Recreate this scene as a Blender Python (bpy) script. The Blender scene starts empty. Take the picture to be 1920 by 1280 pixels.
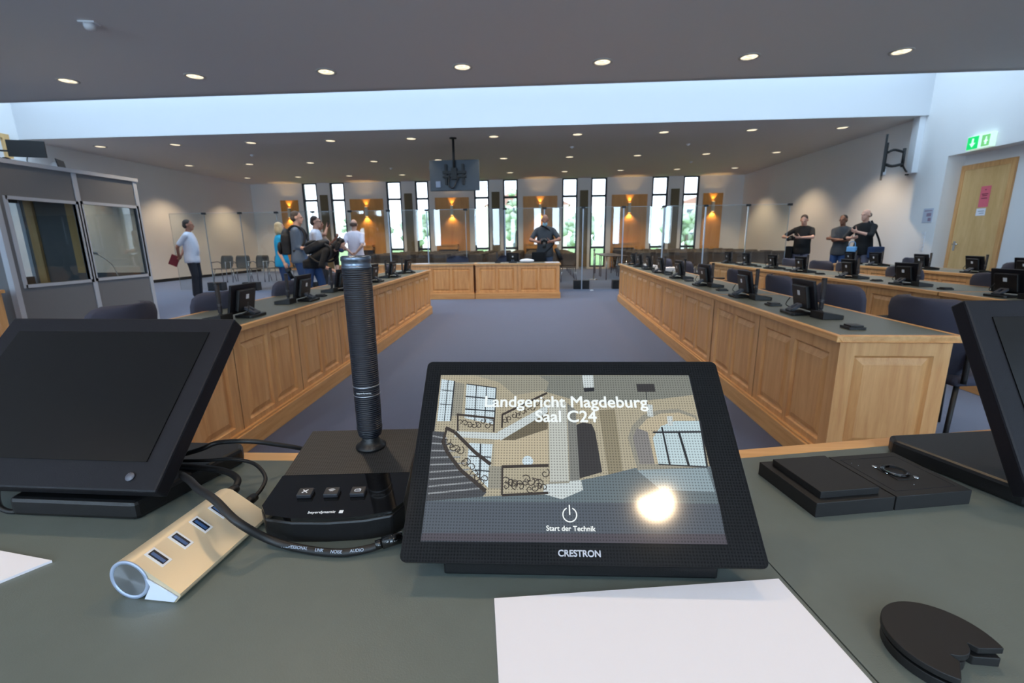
import bpy, bmesh, math, random
from mathutils import Vector, Matrix, Euler
random.seed(7)
S = bpy.context.scene
COL = S.collection
PI = math.pi

def lin(r, g=None, b=None):
    if g is None: g = b = r
    f = lambda c: (c/255/12.92) if c/255 <= 0.04045 else ((c/255+0.055)/1.055)**2.4
    return (f(r), f(g), f(b), 1.0)

# ---------------------------------------------------------------- camera
# world frame: x right, y into the hall, z up, floor at z = 0
right = Vector((0.998085, 0.060837, -0.010973))
fwd = Vector((-0.062019, 0.974866, -0.213985))
down_ = Vector((0.003, -0.214, -0.977))
f_n = fwd.normalized()
r_n = (right - f_n*right.dot(f_n)).normalized()
u_n = r_n.cross(f_n)
cam_d = bpy.data.cameras.new('camera'); cam = bpy.data.objects.new('camera', cam_d); COL.objects.link(cam)
M = Matrix((r_n, u_n, -f_n)).transposed().to_4x4()
M.translation = Vector((0, 0, 1.23))
cam.matrix_world = M
cam_d.sensor_width = 36; cam_d.lens = 860/1920*36
cam_d.clip_start = 0.02; cam_d.clip_end = 300
cam_d.dof.use_dof = True; cam_d.dof.focus_distance = 0.40; cam_d.dof.aperture_fstop = 15.0
S.camera = cam

# ---------------------------------------------------------------- sky and exposure
w = bpy.data.worlds.new('overcast_sky'); S.world = w; w.use_nodes = True
bg = w.node_tree.nodes['Background']
bg.inputs[0].default_value = (0.78, 0.89, 1.0, 1); bg.inputs[1].default_value = 4.0
S.view_settings.view_transform = 'Standard'; S.view_settings.look = 'None'
S.view_settings.gamma = 1.0; S.view_settings.exposure = 0.17; S.view_settings.use_curve_mapping = False
S.cycles.use_denoising = True
S.cycles.max_bounces = 8; S.cycles.diffuse_bounces = 5; S.cycles.glossy_bounces = 4
S.cycles.transparent_max_bounces = 24; S.cycles.transmission_bounces = 6
S.cycles.caustics_reflective = False; S.cycles.caustics_refractive = False
S.cycles.sample_clamp_indirect = 6.0

def area(name, loc, rot, sx, sy, power, col):
    d = bpy.data.lights.new(name, 'AREA'); d.shape = 'RECTANGLE'; d.size = sx; d.size_y = sy
    d.energy = power; d.color = col
    o = bpy.data.objects.new(name, d); COL.objects.link(o); o.location = loc; o.rotation_euler = rot
    return o
SKYCOL = (0.56, 0.78, 1.0)
# daylight falling through the long roof glazing in front and an unseen one added behind the bench for bluish fill
area('skylight_daylight', (-2.2, 9.91, 5.5), (0, 0, 0), 20.8, 2.5, 480, SKYCOL)
area('added_rear_daylight', (-2.2, -3.4, 5.5), (0, 0, 0), 20.8, 2.2, 330, SKYCOL)

# ---------------------------------------------------------------- materials
MATS = {}
def mat(name, col, rough=0.5, metal=0.0, emit=None, es=0.0, noise=0.0, nscale=40, bump=0.0, bscale=300, coat=0.0, spec=0.5, alpha=None):
    if name in MATS: return MATS[name]
    m = bpy.data.materials.new(name); m.use_nodes = True; MATS[name] = m
    nt = m.node_tree; b = nt.nodes['Principled BSDF']
    b.inputs['Base Color'].default_value = col; b.inputs['Roughness'].default_value = rough
    b.inputs['Metallic'].default_value = metal; b.inputs['Specular IOR Level'].default_value = spec
    b.inputs['Coat Weight'].default_value = coat
    if emit: b.inputs['Emission Color'].default_value = emit; b.inputs['Emission Strength'].default_value = es
    if noise or bump:
        tc = nt.nodes.new('ShaderNodeTexCoord')
    if noise:
        n = nt.nodes.new('ShaderNodeTexNoise'); n.inputs['Scale'].default_value = nscale; n.inputs['Detail'].default_value = 4
        nt.links.new(tc.outputs['Object'], n.inputs['Vector'])
        mx = nt.nodes.new('ShaderNodeMix'); mx.data_type = 'RGBA'
        mx.inputs[6].default_value = tuple(c*(1-noise) for c in col[:3])+(1,)
        mx.inputs[7].default_value = tuple(min(1, c*(1+noise)) for c in col[:3])+(1,)
        nt.links.new(n.outputs['Fac'], mx.inputs[0]); nt.links.new(mx.outputs[2], b.inputs['Base Color'])
    if bump:
        n2 = nt.nodes.new('ShaderNodeTexNoise'); n2.inputs['Scale'].default_value = bscale
        nt.links.new(tc.outputs['Object'], n2.inputs['Vector'])
        bp = nt.nodes.new('ShaderNodeBump'); bp.inputs['Strength'].default_value = bump; bp.inputs['Distance'].default_value = 0.002
        nt.links.new(n2.outputs['Fac'], bp.inputs['Height']); nt.links.new(bp.outputs['Normal'], b.inputs['Normal'])
    return m

def wood(name, c1, c2, stretch, rough=0.42):
    m = bpy.data.materials.new(name); m.use_nodes = True; MATS[name] = m
    nt = m.node_tree; b = nt.nodes['Principled BSDF']; b.inputs['Roughness'].default_value = rough
    tc = nt.nodes.new('ShaderNodeTexCoord'); mp = nt.nodes.new('ShaderNodeMapping')
    mp.inputs['Scale'].default_value = stretch
    nt.links.new(tc.outputs['Object'], mp.inputs['Vector'])
    n = nt.nodes.new('ShaderNodeTexNoise'); n.inputs['Scale'].default_value = 1; n.inputs['Detail'].default_value = 6; n.inputs['Distortion'].default_value = 0.6
    nt.links.new(mp.outputs['Vector'], n.inputs['Vector'])
    n2 = nt.nodes.new('ShaderNodeTexNoise'); n2.inputs['Scale'].default_value = 7; n2.inputs['Detail'].default_value = 3
    nt.links.new(mp.outputs['Vector'], n2.inputs['Vector'])
    ad = nt.nodes.new('ShaderNodeMath'); ad.operation = 'MULTIPLY_ADD'; ad.inputs[1].default_value = 0.35
    nt.links.new(n2.outputs['Fac'], ad.inputs[0]); nt.links.new(n.outputs['Fac'], ad.inputs[2])
    r = nt.nodes.new('ShaderNodeValToRGB'); r.color_ramp.elements[0].position = 0.45; r.color_ramp.elements[1].position = 0.9
    r.color_ramp.elements[0].color = c1; r.color_ramp.elements[1].color = c2
    nt.links.new(ad.outputs[0], r.inputs[0]); nt.links.new(r.outputs[0], b.inputs['Base Color'])
    return m
OAK_V = wood('oak_upright', lin(206, 146, 88), lin(232, 180, 120), (22, 22, 1.6))
OAK_H = wood('oak_lengthwise', lin(204, 148, 90), lin(232, 184, 124), (1.6, 22, 30))
OAK_D = wood('oak_crosswise', lin(204, 148, 90), lin(232, 184, 124), (22, 1.6, 30))
DOORW = wood('door_veneer', lin(212, 168, 108), lin(230, 190, 132), (9, 9, 1.2))
CHERRY = wood('warm_wall_veneer', lin(198, 138, 66), lin(216, 158, 84), (6, 6, .8))
WHITE = mat('white_plaster', lin(236, 235, 234), 0.9, noise=.015, nscale=3)
CEIL = mat('ceiling_plaster', lin(232, 229, 226), 0.95, bump=.3, bscale=90)
LINO = mat('green_grey_linoleum', lin(101, 109, 104), 0.42, noise=.06, nscale=60, bump=.06, bscale=900)
BLACK = mat('black_plastic', lin(15, 15, 17), 0.42, bump=.08, bscale=900)
MATTE = mat('matt_black_metal', lin(20, 20, 21), 0.55)
GLOSS = mat('gloss_black_plastic', lin(8, 8, 9), 0.06, coat=.4)
BEZEL = mat('charcoal_bezel_plastic', lin(20, 20, 26), 0.5, bump=.1, bscale=1200, spec=.28)
GLASSY = mat('dark_screen_glass', lin(14, 12, 11), 0.25, spec=.35)
CHROME = mat('chrome', lin(200, 202, 206), 0.16, 1.0)
ALU = mat('brushed_aluminium', lin(176, 180, 188), 0.36, 1.0)
ALUW = mat('light_aluminium_frame', lin(186, 192, 202), 0.45)
BOOTH = mat('grey_booth_felt', lin(118, 120, 124), 0.95, noise=.06, nscale=200)
PAPER = mat('white_paper', lin(240, 238, 244), 0.8)
WHITEP = mat('white_plastic', lin(228, 230, 234), 0.4)
LABELM = mat('pale_label', lin(230, 234, 238), 0.5)
DARKFR = mat('dark_window_frame', lin(36, 42, 54), 0.5)
FABRIC = mat('slate_upholstery', lin(62, 64, 80), 0.9, noise=.12, nscale=300)
BROWNS = mat('dark_brown_shell', lin(50, 42, 40), 0.55)
GREYSH = mat('dark_grey_shell', lin(62, 64, 66), 0.5)
OLIVE = mat('olive_acoustic_felt', lin(118, 108, 86), 0.95, noise=.08, nscale=30)
SCONCE = mat('cream_sconce_body', lin(214, 206, 186), 0.6)
RUBBER = mat('black_rubber', lin(18, 18, 20), 0.5)

def carpet():
    m = bpy.data.materials.new('slate_blue_carpet'); m.use_nodes = True; nt = m.node_tree; b = nt.nodes['Principled BSDF']
    b.inputs['Roughness'].default_value = 1.0; b.inputs['Specular IOR Level'].default_value = .1
    b.inputs['Sheen Weight'].default_value = .9; b.inputs['Sheen Roughness'].default_value = .4
    b.inputs['Sheen Tint'].default_value = (.7, .8, 1, 1)
    tc = nt.nodes.new('ShaderNodeTexCoord'); n = nt.nodes.new('ShaderNodeTexNoise'); n.inputs['Scale'].default_value = 220
    n3 = nt.nodes.new('ShaderNodeTexNoise'); n3.inputs['Scale'].default_value = 1.2
    nt.links.new(tc.outputs['Object'], n.inputs['Vector']); nt.links.new(tc.outputs['Object'], n3.inputs['Vector'])
    ad = nt.nodes.new('ShaderNodeMath'); ad.operation = 'MULTIPLY_ADD'; ad.inputs[1].default_value = .25
    nt.links.new(n3.outputs['Fac'], ad.inputs[0]); nt.links.new(n.outputs['Fac'], ad.inputs[2])
    r = nt.nodes.new('ShaderNodeValToRGB'); r.color_ramp.elements[0].position = .35; r.color_ramp.elements[1].position = .85
    r.color_ramp.elements[0].color = lin(54, 54, 72); r.color_ramp.elements[1].color = lin(73, 75, 100)
    nt.links.new(ad.outputs[0], r.inputs[0]); nt.links.new(r.outputs[0], b.inputs['Base Color'])
    bp = nt.nodes.new('ShaderNodeBump'); bp.inputs['Strength'].default_value = .4; bp.inputs['Distance'].default_value = .004
    nt.links.new(n.outputs['Fac'], bp.inputs['Height']); nt.links.new(bp.outputs['Normal'], b.inputs['Normal'])
    return m
CARPET = carpet()

def pane_mat(name, tint, gloss=0.05, ior=1.45):
    m = bpy.data.materials.new(name); m.use_nodes = True; nt = m.node_tree; nt.nodes.clear()
    o = nt.nodes.new('ShaderNodeOutputMaterial'); t = nt.nodes.new('ShaderNodeBsdfTransparent'); t.inputs[0].default_value = tint
    g = nt.nodes.new('ShaderNodeBsdfGlossy'); g.inputs['Roughness'].default_value = 0.01
    fr = nt.nodes.new('ShaderNodeFresnel'); fr.inputs[0].default_value = ior
    mx = nt.nodes.new('ShaderNodeMixShader')
    nt.links.new(fr.outputs[0], mx.inputs[0]); nt.links.new(t.outputs[0], mx.inputs[1]); nt.links.new(g.outputs[0], mx.inputs[2])
    nt.links.new(mx.outputs[0], o.inputs[0]); return m
ACRYL = pane_mat('clear_acrylic', (.95, .97, .96, 1))
EDGE = mat('acrylic_edge', lin(150, 160, 162), .3)
GLASS = pane_mat('window_glass', (.96, .98, 1, 1))
SMOKE = pane_mat('booth_glass', (.84, .87, .87, 1), ior=1.3)

def dotted(name, col, dotcol, pitch, r, rough=.25, emit=0.0, coat=0.0, metal=0.0, spec=.5):
    """dots on a square pitch in the object's own x/y plane: the punched or printed grid of the thing itself"""
    m = bpy.data.materials.new(name); m.use_nodes = True; nt = m.node_tree; b = nt.nodes['Principled BSDF']
    tc = nt.nodes.new('ShaderNodeTexCoord'); sp = nt.nodes.new('ShaderNodeSeparateXYZ'); nt.links.new(tc.outputs['Object'], sp.inputs[0])
    def M_(op, a, bb=None):
        n = nt.nodes.new('ShaderNodeMath'); n.operation = op
        for i, v in enumerate((a, bb)):
            if v is None: continue
            if isinstance(v, (int, float)): n.inputs[i].default_value = v
            else: nt.links.new(v, n.inputs[i])
        return n.outputs[0]
    def cell(s): return M_('SUBTRACT', M_('FRACT', M_('ADD', M_('DIVIDE', s, pitch), 1000.0)), .5)
    cx = cell(sp.outputs[0]); cy = cell(sp.outputs[1])
    d = M_('SQRT', M_('ADD', M_('MULTIPLY', cx, cx), M_('MULTIPLY', cy, cy)))
    k = M_('LESS_THAN', d, r)
    mx = nt.nodes.new('ShaderNodeMix'); mx.data_type = 'RGBA'; mx.inputs[6].default_value = col; mx.inputs[7].default_value = dotcol
    nt.links.new(k, mx.inputs[0])
    b.inputs['Roughness'].default_value = rough; b.inputs['Coat Weight'].default_value = coat; b.inputs['Metallic'].default_value = metal; b.inputs['Specular IOR Level'].default_value = spec
    if emit:
        b.inputs['Base Color'].default_value = (.004, .004, .004, 1)
        nt.links.new(mx.outputs[2], b.inputs['Emission Color']); b.inputs['Emission Strength'].default_value = emit
    else: nt.links.new(mx.outputs[2], b.inputs['Base Color'])
    return m

# ---------------------------------------------------------------- mesh helpers
class MB:
    def __init__(s): s.bm = bmesh.new()
    def _v(s, vs, fs, smooth=False, mi=0):
        bv = [s.bm.verts.new(v) for v in vs]
        for f in fs:
            try:
                ff = s.bm.faces.new([bv[i] for i in f]); ff.smooth = smooth; ff.material_index = mi
            except ValueError: pass
        return s
    def box(s, c, d, rot=None, mi=0):
        hx, hy, hz = d[0]/2, d[1]/2, d[2]/2
        vs = [Vector((x, y, z)) for x in (-hx, hx) for y in (-hy, hy) for z in (-hz, hz)]
        if rot is not None:
            R = rot if isinstance(rot, Matrix) else Euler(rot).to_matrix()
            vs = [R @ v for v in vs]
        vs = [v+Vector(c) for v in vs]
        return s._v(vs, [(0,1,3,2),(4,6,7,5),(0,4,5,1),(2,3,7,6),(0,2,6,4),(1,5,7,3)], mi=mi)
    def b2(s, x0, x1, y0, y1, z0, z1, mi=0): return s.box(((x0+x1)/2, (y0+y1)/2, (z0+z1)/2), (abs(x1-x0), abs(y1-y0), abs(z1-z0)), mi=mi)
    def quad(s, *p, mi=0): return s._v([Vector(q) for q in p], [tuple(range(len(p)))], mi=mi)
    def prism(s, poly, z0, z1, mi=0):
        n = len(poly); vs = [Vector((x, y, z0)) for x, y in poly]+[Vector((x, y, z1)) for x, y in poly]
        return s._v(vs, [tuple(range(n))[::-1], tuple(range(n, 2*n))]+[(i, (i+1) % n, n+(i+1) % n, n+i) for i in range(n)], mi=mi)
    def cyl(s, a, b, r1, r2=None, n=16, mi=0):
        if r2 is None: r2 = r1
        a, b = Vector(a), Vector(b); ax = (b-a).normalized(); q = ax.to_track_quat('Z', 'Y').to_matrix()
        vs = []
        for c, r in ((a, r1), (b, r2)):
            for i in range(n):
                t = 2*PI*i/n; vs.append(c+q @ Vector((r*math.cos(t), r*math.sin(t), 0)))
        s._v(vs, [(i, (i+1) % n, n+(i+1) % n, n+i) for i in range(n)], True, mi)
        s._v(vs[:n], [tuple(range(n))[::-1]], mi=mi); s._v(vs[n:], [tuple(range(n))], mi=mi)
        return s
    def lathe(s, prof, c=(0, 0, 0), n=24, ax=None, mi=0):
        q = Matrix.Identity(3) if ax is None else Vector(ax).normalized().to_track_quat('Z', 'Y').to_matrix()
        vs = []
        for r, z in prof:
            for i in range(n):
                t = 2*PI*i/n; vs.append(Vector(c)+q @ Vector((r*math.cos(t), r*math.sin(t), z)))
        fs = [(k*n+i, k*n+(i+1) % n, (k+1)*n+(i+1) % n, (k+1)*n+i) for k in range(len(prof)-1) for i in range(n)]
        s._v(vs, fs, True, mi)
        for k, rev in ((0, True), (len(prof)-1, False)):
            if prof[k][0] > 1e-5:
                ids = vs[k*n:(k+1)*n]; s._v(ids, [tuple(range(n))[::-1] if rev else tuple(range(n))], mi=mi)
        return s
    def ball(s, c, r, n=12, rot=None, mi=0):
        if isinstance(r, (int, float)): r = (r, r, r)
        R = Matrix.Identity(3) if rot is None else rot
        vs = []; m = n//2+1
        for k in range(m+1):
            ph = PI*k/m
            for i in range(n):
                t = 2*PI*i/n; vs.append(Vector(c)+R @ Vector((r[0]*math.sin(ph)*math.cos(t), r[1]*math.sin(ph)*math.sin(t), r[2]*math.cos(ph))))
        fs = [(k*n+i, (k+1)*n+i, (k+1)*n+(i+1) % n, k*n+(i+1) % n) for k in range(m) for i in range(n)]
        return s._v(vs, fs, True, mi)
    def tube(s, pts, r, n=10, mi=0, sub=6):
        P = [Vector(p) for p in pts]
        if sub > 1 and len(P) > 2:
            Q = []
            for i in range(len(P)-1):
                p0 = P[max(i-1, 0)]; p1 = P[i]; p2 = P[i+1]; p3 = P[min(i+2, len(P)-1)]
                for k in range(sub):
                    t = k/sub
                    Q.append(.5*((2*p1)+(p2-p0)*t+(2*p0-5*p1+4*p2-p3)*t*t+(3*p1-p0-3*p2+p3)*t**3))
            Q.append(P[-1]); P = Q
        vs = []; up = Vector((0, 0, 1)); N = len(P)
        for i, p in enumerate(P):
            t = (P[min(i+1, N-1)]-P[max(i-1, 0)]).normalized()
            if abs(t.dot(up)) > .98: up = Vector((1, 0, 0))
            a = t.cross(up).normalized(); bb = a.cross(t).normalized(); up = bb
            for k in range(n):
                th = 2*PI*k/n; vs.append(p+a*r*math.cos(th)+bb*r*math.sin(th))
        fs = [(i*n+k, i*n+(k+1) % n, (i+1)*n+(k+1) % n, (i+1)*n+k) for i in range(N-1) for k in range(n)]
        s._v(vs, fs, True, mi); s._v(vs[:n], [tuple(range(n))[::-1]], mi=mi); s._v(vs[-n:], [tuple(range(n))], mi=mi)
        return s
    def build(s, name, m, parent=None, loc=None, rot=None, bevel=0, fixn=True, seg=2):
        bmesh.ops.remove_doubles(s.bm, verts=s.bm.verts, dist=1e-7)
        if fixn: bmesh.ops.recalc_face_normals(s.bm, faces=s.bm.faces)
        me = bpy.data.meshes.new(name); s.bm.to_mesh(me); s.bm.free()
        for x in (m if isinstance(m, (list, tuple)) else [m]): me.materials.append(x)
        o = bpy.data.objects.new(name, me); COL.objects.link(o)
        if parent is not None: o.parent = parent
        if loc is not None: o.location = loc
        if rot is not None: o.rotation_euler = rot
        if bevel:
            bv = o.modifiers.new('bevel', 'BEVEL'); bv.width = bevel; bv.segments = seg; bv.limit_method = 'ANGLE'; bv.angle_limit = math.radians(40)
        return o

def tag(o, label=None, cat=None, group=None, kind=None):
    if label: o['label'] = label
    if cat: o['category'] = cat
    if group: o['group'] = group
    if kind: o['kind'] = kind
    return o
def thing(name, label, cat, loc=(0, 0, 0), rz=0, group=None):
    o = bpy.data.objects.new(name, None); COL.objects.link(o); o.empty_display_size = .05
    o.location = loc; o.rotation_euler = (0, 0, rz)
    return tag(o, label, cat, group)
def struct(mb, name, m, **k): return tag(mb.build(name, m, **k), kind='structure')
def copy_tree(o, parent=None):
    c = o.copy(); COL.objects.link(c); c.parent = parent
    for ch in list(o.children):
        copy_tree(ch, c)
    return c
class Stock:
    """first use hands out the original, later uses hand out copies of it and of its parts"""
    def __init__(s, root): s.root = root; s.used = False
    def put(s, loc, rz, label, group=None):
        o = copy_tree(s.root) if s.used else s.root
        s.used = True
        o.location = loc; o.rotation_euler = (0, 0, rz); o['label'] = label
        if group: o['group'] = group
        return o
ORD = ['nearest', 'second', 'third', 'fourth', 'fifth', 'sixth', 'seventh', 'eighth', 'ninth', 'tenth', 'eleventh', 'twelfth', 'thirteenth']
ORD1 = ['first']+ORD[1:]
def text(name, body, size, m, parent, loc, rot=(0, 0, 0), ext=0.0, align='CENTER', bold=0.0):
    c = bpy.data.curves.new(name, 'FONT'); c.body = body; c.size = size; c.extrude = ext; c.align_x = align; c.align_y = 'CENTER'; c.offset = 0
    c.materials.append(m); o = bpy.data.objects.new(name, c); COL.objects.link(o)
    if parent is not None: o.parent = parent
    bpy.context.view_layer.update()
    me = bpy.data.meshes.new_from_object(o.evaluated_get(bpy.context.evaluated_depsgraph_get())); me.name = name
    bpy.data.objects.remove(o); bpy.data.curves.remove(c)
    if bold:
        vs = [v.co.copy() for v in me.vertices]; fs = [tuple(p.vertices) for p in me.polygons]; V = []; Fc = []
        for k, (dx, dy) in enumerate(((0, 0), (bold, 0), (-bold, 0), (0, bold), (0, -bold), (bold*.7, bold*.7), (-bold*.7, -bold*.7), (bold*.7, -bold*.7), (-bold*.7, bold*.7))):
            Fc += [tuple(i+len(V) for i in f) for f in fs]; V += [(v.x+dx, v.y+dy, v.z+k*1e-5) for v in vs]
        me2 = bpy.data.meshes.new(name); me2.from_pydata(V, [], Fc); me2.materials.append(m); me = me2
    o = bpy.data.objects.new(name, me); COL.objects.link(o)
    if parent is not None: o.parent = parent
    o.location = loc; o.rotation_euler = rot
    return o
# ================================================================= THE ROOM
XL, XR, YF, YB, CZ = -12.8, 8.4, -4.6, 20.5, 3.79
SY0, SY1, ST = 8.52, 11.30, 5.6
struct(MB().b2(XL-.3, XR+.6, YF-.3, YB+.6, -.1, 0), 'floor', CARPET)
struct(MB().b2(XL, XR, -2.2, SY0, CZ, CZ+.12), 'ceiling', CEIL)
struct(MB().b2(XL, XR, SY1, YB+.3, CZ, CZ+.12), 'ceiling', CEIL)
# the shafts of the roof light and of the added rear one
SHAFT = mat('pale_grey_shaft_plaster', lin(214, 215, 218), .9)
struct(MB().b2(XL, XR, SY1-.004, SY1+.12, CZ, ST).b2(XL, XR, SY0-.12, SY0+.004, CZ, ST), 'wall_skylight_shaft', SHAFT)
struct(MB().b2(XL, XR, -2.32, -2.2, CZ, ST), 'wall_added_rear_shaft', WHITE)
struct(MB().b2(XL, XR, SY0-.1, SY1+.1, ST, ST+.06).b2(XL, XR, YF, -2.2, ST, ST+.06), 'ceiling_roof_light_cap', WHITE)
# left wall with an interior window high up
wl = MB()
wl.b2(XL-.3, XL, YF, 8.9, 0, ST).b2(XL-.3, XL, 8.9, 11.08, 0, 2.9).b2(XL-.3, XL, 8.9, 11.08, 3.86, ST).b2(XL-.3, XL, 11.08, YB+.3, 0, ST)
struct(wl, 'wall_left', WHITE)
t = tag(MB().b2(XL-.12, XL+.02, 8.9, 11.08, 3.76, 3.86).b2(XL-.12, XL+.02, 10.93, 11.08, 2.9, 3.76).b2(XL-.12, XL+.02, 8.9, 9.0, 2.9, 3.76).b2(XL-.12, XL+.02, 9.0, 10.93, 2.9, 3.0).build('window_11', DOORW), kind='structure')
MB().b2(XL-.1, XL-.04, 10.83, 10.93, 3.0, 3.76).b2(XL-.1, XL-.04, 9.0, 10.93, 3.0, 3.06).build('window_frame', WHITEP, t)
MB().b2(XL-.09, XL-.07, 9.0, 10.83, 3.06, 3.76).build('window_pane', GLASSY, t)
# right wall with the deep door recess
wr = MB()
wr.b2(XR, XR+.5, YF, 8.55, 0, ST).b2(XR, XR+.5, 10.61, YB+.3, 0, ST).b2(XR, XR+.5, 8.55, 10.61, 2.84, ST).b2(XR+.35, XR+.5, 8.55, 10.61, 0, 2.84)
struct(wr, 'wall_right', WHITE)
struct(MB().b2(XL-.3, XR+.5, YF-.3, YF, 0, 1.0).b2(XL-.3, XR+.5, YF-.3, YF, 3.3, ST), 'wall_front', WHITE)
fw = MB()
fx = [(c-.2, c+.2) for c in (-11.0, -9.9, -7.4, -6.3, -3.8, -2.7, -.2, .9, 3.4, 4.5, 6.6, 7.5)]
e = XL-.3
for a, b in fx: fw.b2(e, a, YF-.3, YF, 1.0, 3.3); e = b
fw.b2(e, XR+.5, YF-.3, YF, 1.0, 3.3)
struct(fw, 'wall_front_piers', WHITE)
for a, b in fx:
    area('front_window_daylight', ((a+b)/2, YF-.32, 2.15), (PI/2, 0, 0), b-a, 2.3, 55, SKYCOL)
struct(MB().b2(XL, XL+.015, YF, YB, 0, .1), 'baseboard_left', RUBBER)
struct(MB().b2(XR-.015, XR, 10.62, YB, 0, .1).b2(XR-.015, XR, YF, 8.5, 0, .1), 'baseboard_right', RUBBER)

# back wall with ten tall slit windows
WX = [(-10.47, -9.80), (-9.22, -8.57), (-6.71, -6.05), (-5.44, -4.85), (-2.87, -2.22), (-1.62, -.98), (.90, 1.56), (2.12, 2.79), (4.66, 5.33), (5.94, 6.60)]
wb = MB(); e = XL-.3
for a, b in WX:
    wb.b2(e, a, YB, YB+.3, 0, CZ+.1); e = b
    wb.b2(a, b, YB, YB+.3, 0, .08)
wb.b2(e, XR+.5, YB, YB+.3, 0, CZ+.1)
struct(wb, 'wall_back', WHITE)
for i, (a, b) in enumerate(WX):
    wn = MB(); y0, y1 = YB+.03, YB+.11
    wn.b2(a, a+.07, y0, y1, .08, CZ).b2(b-.07, b, y0, y1, .08, CZ)
    for z0, z1 in ((.08, .15), (.87, .97), (3.02, 3.11), (3.74, CZ)): wn.b2(a+.07, b-.07, y0, y1, z0, z1)
    wo = struct(wn, 'window_%d' % (i+1), DARKFR)
    MB().b2(a+.07, b-.07, YB+.06, YB+.07, .15, 3.74).build('window_pane', GLASS, wo)
# outside: lawn, pale houses, trees
struct(MB().b2(-60, 60, YB+.6, 120, -.6, -.5), 'ground', mat('lawn', lin(120, 150, 90), 1, noise=.2, nscale=2))
def house(x, y, wd, dp, h, c, label):
    o = thing('building', label, 'building', (x, y, -.5))
    MB().b2(-wd/2, wd/2, 0, dp, 0, h).build('wall', mat('house_render_%d' % int(h*10), c, .9), o)
    MB().prism([(-wd/2-.3, h), (wd/2+.3, h), (0, h+2.2)], 0, dp).build('roof', mat('house_roof', lin(170, 130, 118), .8), o, rot=(PI/2, 0, 0)).location = (0, dp, 0)
    for k in range(4):
        for j in range(2):
            MB().b2(-wd/2+1+k*wd/4.6, -wd/2+2.1+k*wd/4.6, -.05, .02, 1+j*2.8, 2.5+j*2.8).build('window', mat('house_window', lin(90, 100, 110), .3), o)
house(-1.5, 52, 9, 8, 5.5, lin(226, 214, 200), 'pale rendered house seen through the middle windows')
house(24, 60, 14, 9, 6.0, lin(220, 220, 216), 'white house seen through the right-hand windows')
LEAF = mat('pale_leaves', lin(186, 203, 178), .8, noise=.3, nscale=3)
TRUNK = mat('tree_bark', lin(110, 95, 80), .9)
def tree(x, y, h, r, label):
    o = thing('tree', label, 'tree', (x, y, -.5), group='trees outside the windows')
    MB().cyl((0, 0, 0), (0, 0, h*.6), .18, .1, 8).build('trunk', TRUNK, o)
    m = MB()
    for k in range(60):
        a = random.uniform(0, 2*PI); rr = r*random.uniform(0, 1)**.6; zz = random.uniform(-1, 1)
        s = random.uniform(.25, .5)*r*.5
        m.ball((rr*math.cos(a)*(1-zz*zz*.6), rr*math.sin(a), h*.68+zz*h*.3), (s, s, s*.8), 7)
    f = m.build('foliage', LEAF, o)
    for v in f.data.vertices: v.co += Vector((random.uniform(-1, 1), random.uniform(-1, 1), random.uniform(-1, 1)))*.12
for x, y, h, r, l in ((-13.5, 36, 3.8, 1.9, 'leafy tree outside the two left windows beside the white-shirted man'), (-9.8, 38, 4.0, 2.0, 'leafy tree outside the windows just left of the hanging screen'),
                      (-1.7, 34, 5.2, 1.6, 'leafy tree outside the window right of the hanging screen'), (3.0, 36, 3.6, 1.6, 'leafy tree outside the window right of the photographer'), (10.6, 35, 3.4, 1.7, 'leafy tree outside the rightmost window')):
    tree(x, y, h, r, l)

# ---------------------------------------------------------------- recessed ceiling lights
LENS = bpy.data.materials.new('faceted_warm_lens'); LENS.use_nodes = True
nt = LENS.node_tree; b = nt.nodes['Principled BSDF']; tc = nt.nodes.new('ShaderNodeTexCoord'); vo = nt.nodes.new('ShaderNodeTexVoronoi'); vo.inputs['Scale'].default_value = 26
nt.links.new(tc.outputs['Object'], vo.inputs['Vector']); rp = nt.nodes.new('ShaderNodeValToRGB')
rp.color_ramp.elements[0].color = (1, .88, .66, 1); rp.color_ramp.elements[1].color = (.32, .25, .15, 1); rp.color_ramp.elements[1].position = .85
nt.links.new(vo.outputs['Distance'], rp.inputs[0]); nt.links.new(rp.outputs[0], b.inputs['Emission Color']); b.inputs['Emission Strength'].default_value = 1.9
b.inputs['Base Color'].default_value = (.6, .6, .6, 1)
TRIM = mat('ceiling_light_trim', lin(196, 192, 186), .5)
dl = thing('ceiling_light', 'x', 'ceiling light')
MB().lathe([(.115, 0), (.15, 0), (.15, -.006), (.118, -.012), (.115, 0)], n=32).build('trim_ring', TRIM, dl)
MB().lathe([(.0001, -.014), (.06, -.012), (.113, -.003), (.113, .0)], n=32).build('lens', LENS, dl)
ld = bpy.data.lights.new('lamp_glow', 'SPOT'); ld.energy = 172; ld.color = (1, .74, .46); ld.spot_size = math.radians(104); ld.spot_blend = .55; ld.shadow_soft_size = .05
lo = bpy.data.objects.new('lamp_glow', ld); COL.objects.link(lo); lo.parent = dl; lo.location = (0, 0, -.03)
DL = Stock(dl)
DIM = 75
GX = [-11.63, -9.55, -7.49, -5.38, -3.28, -1.18, .90, 3.0, 5.09, 7.19]
def row(y, xs, where, vis=True):
    for k, x in enumerate(xs):
        DL.put((x, y, CZ-.001), 0, 'round recessed ceiling light, %s from left in the %s' % (ORD1[k], where), 'recessed ceiling lights')
row(7.545, GX[2:9], 'large front row near the picture top')
row(12.26, GX, 'row just beyond the skylight')
row(15.40, [x for x in GX], 'middle row of the far ceiling')
row(18.50, [x for x in GX], 'last row before the windows')
dimmed = ld.copy(); dimmed.energy = DIM; dimmed.shadow_soft_size = .11
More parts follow.
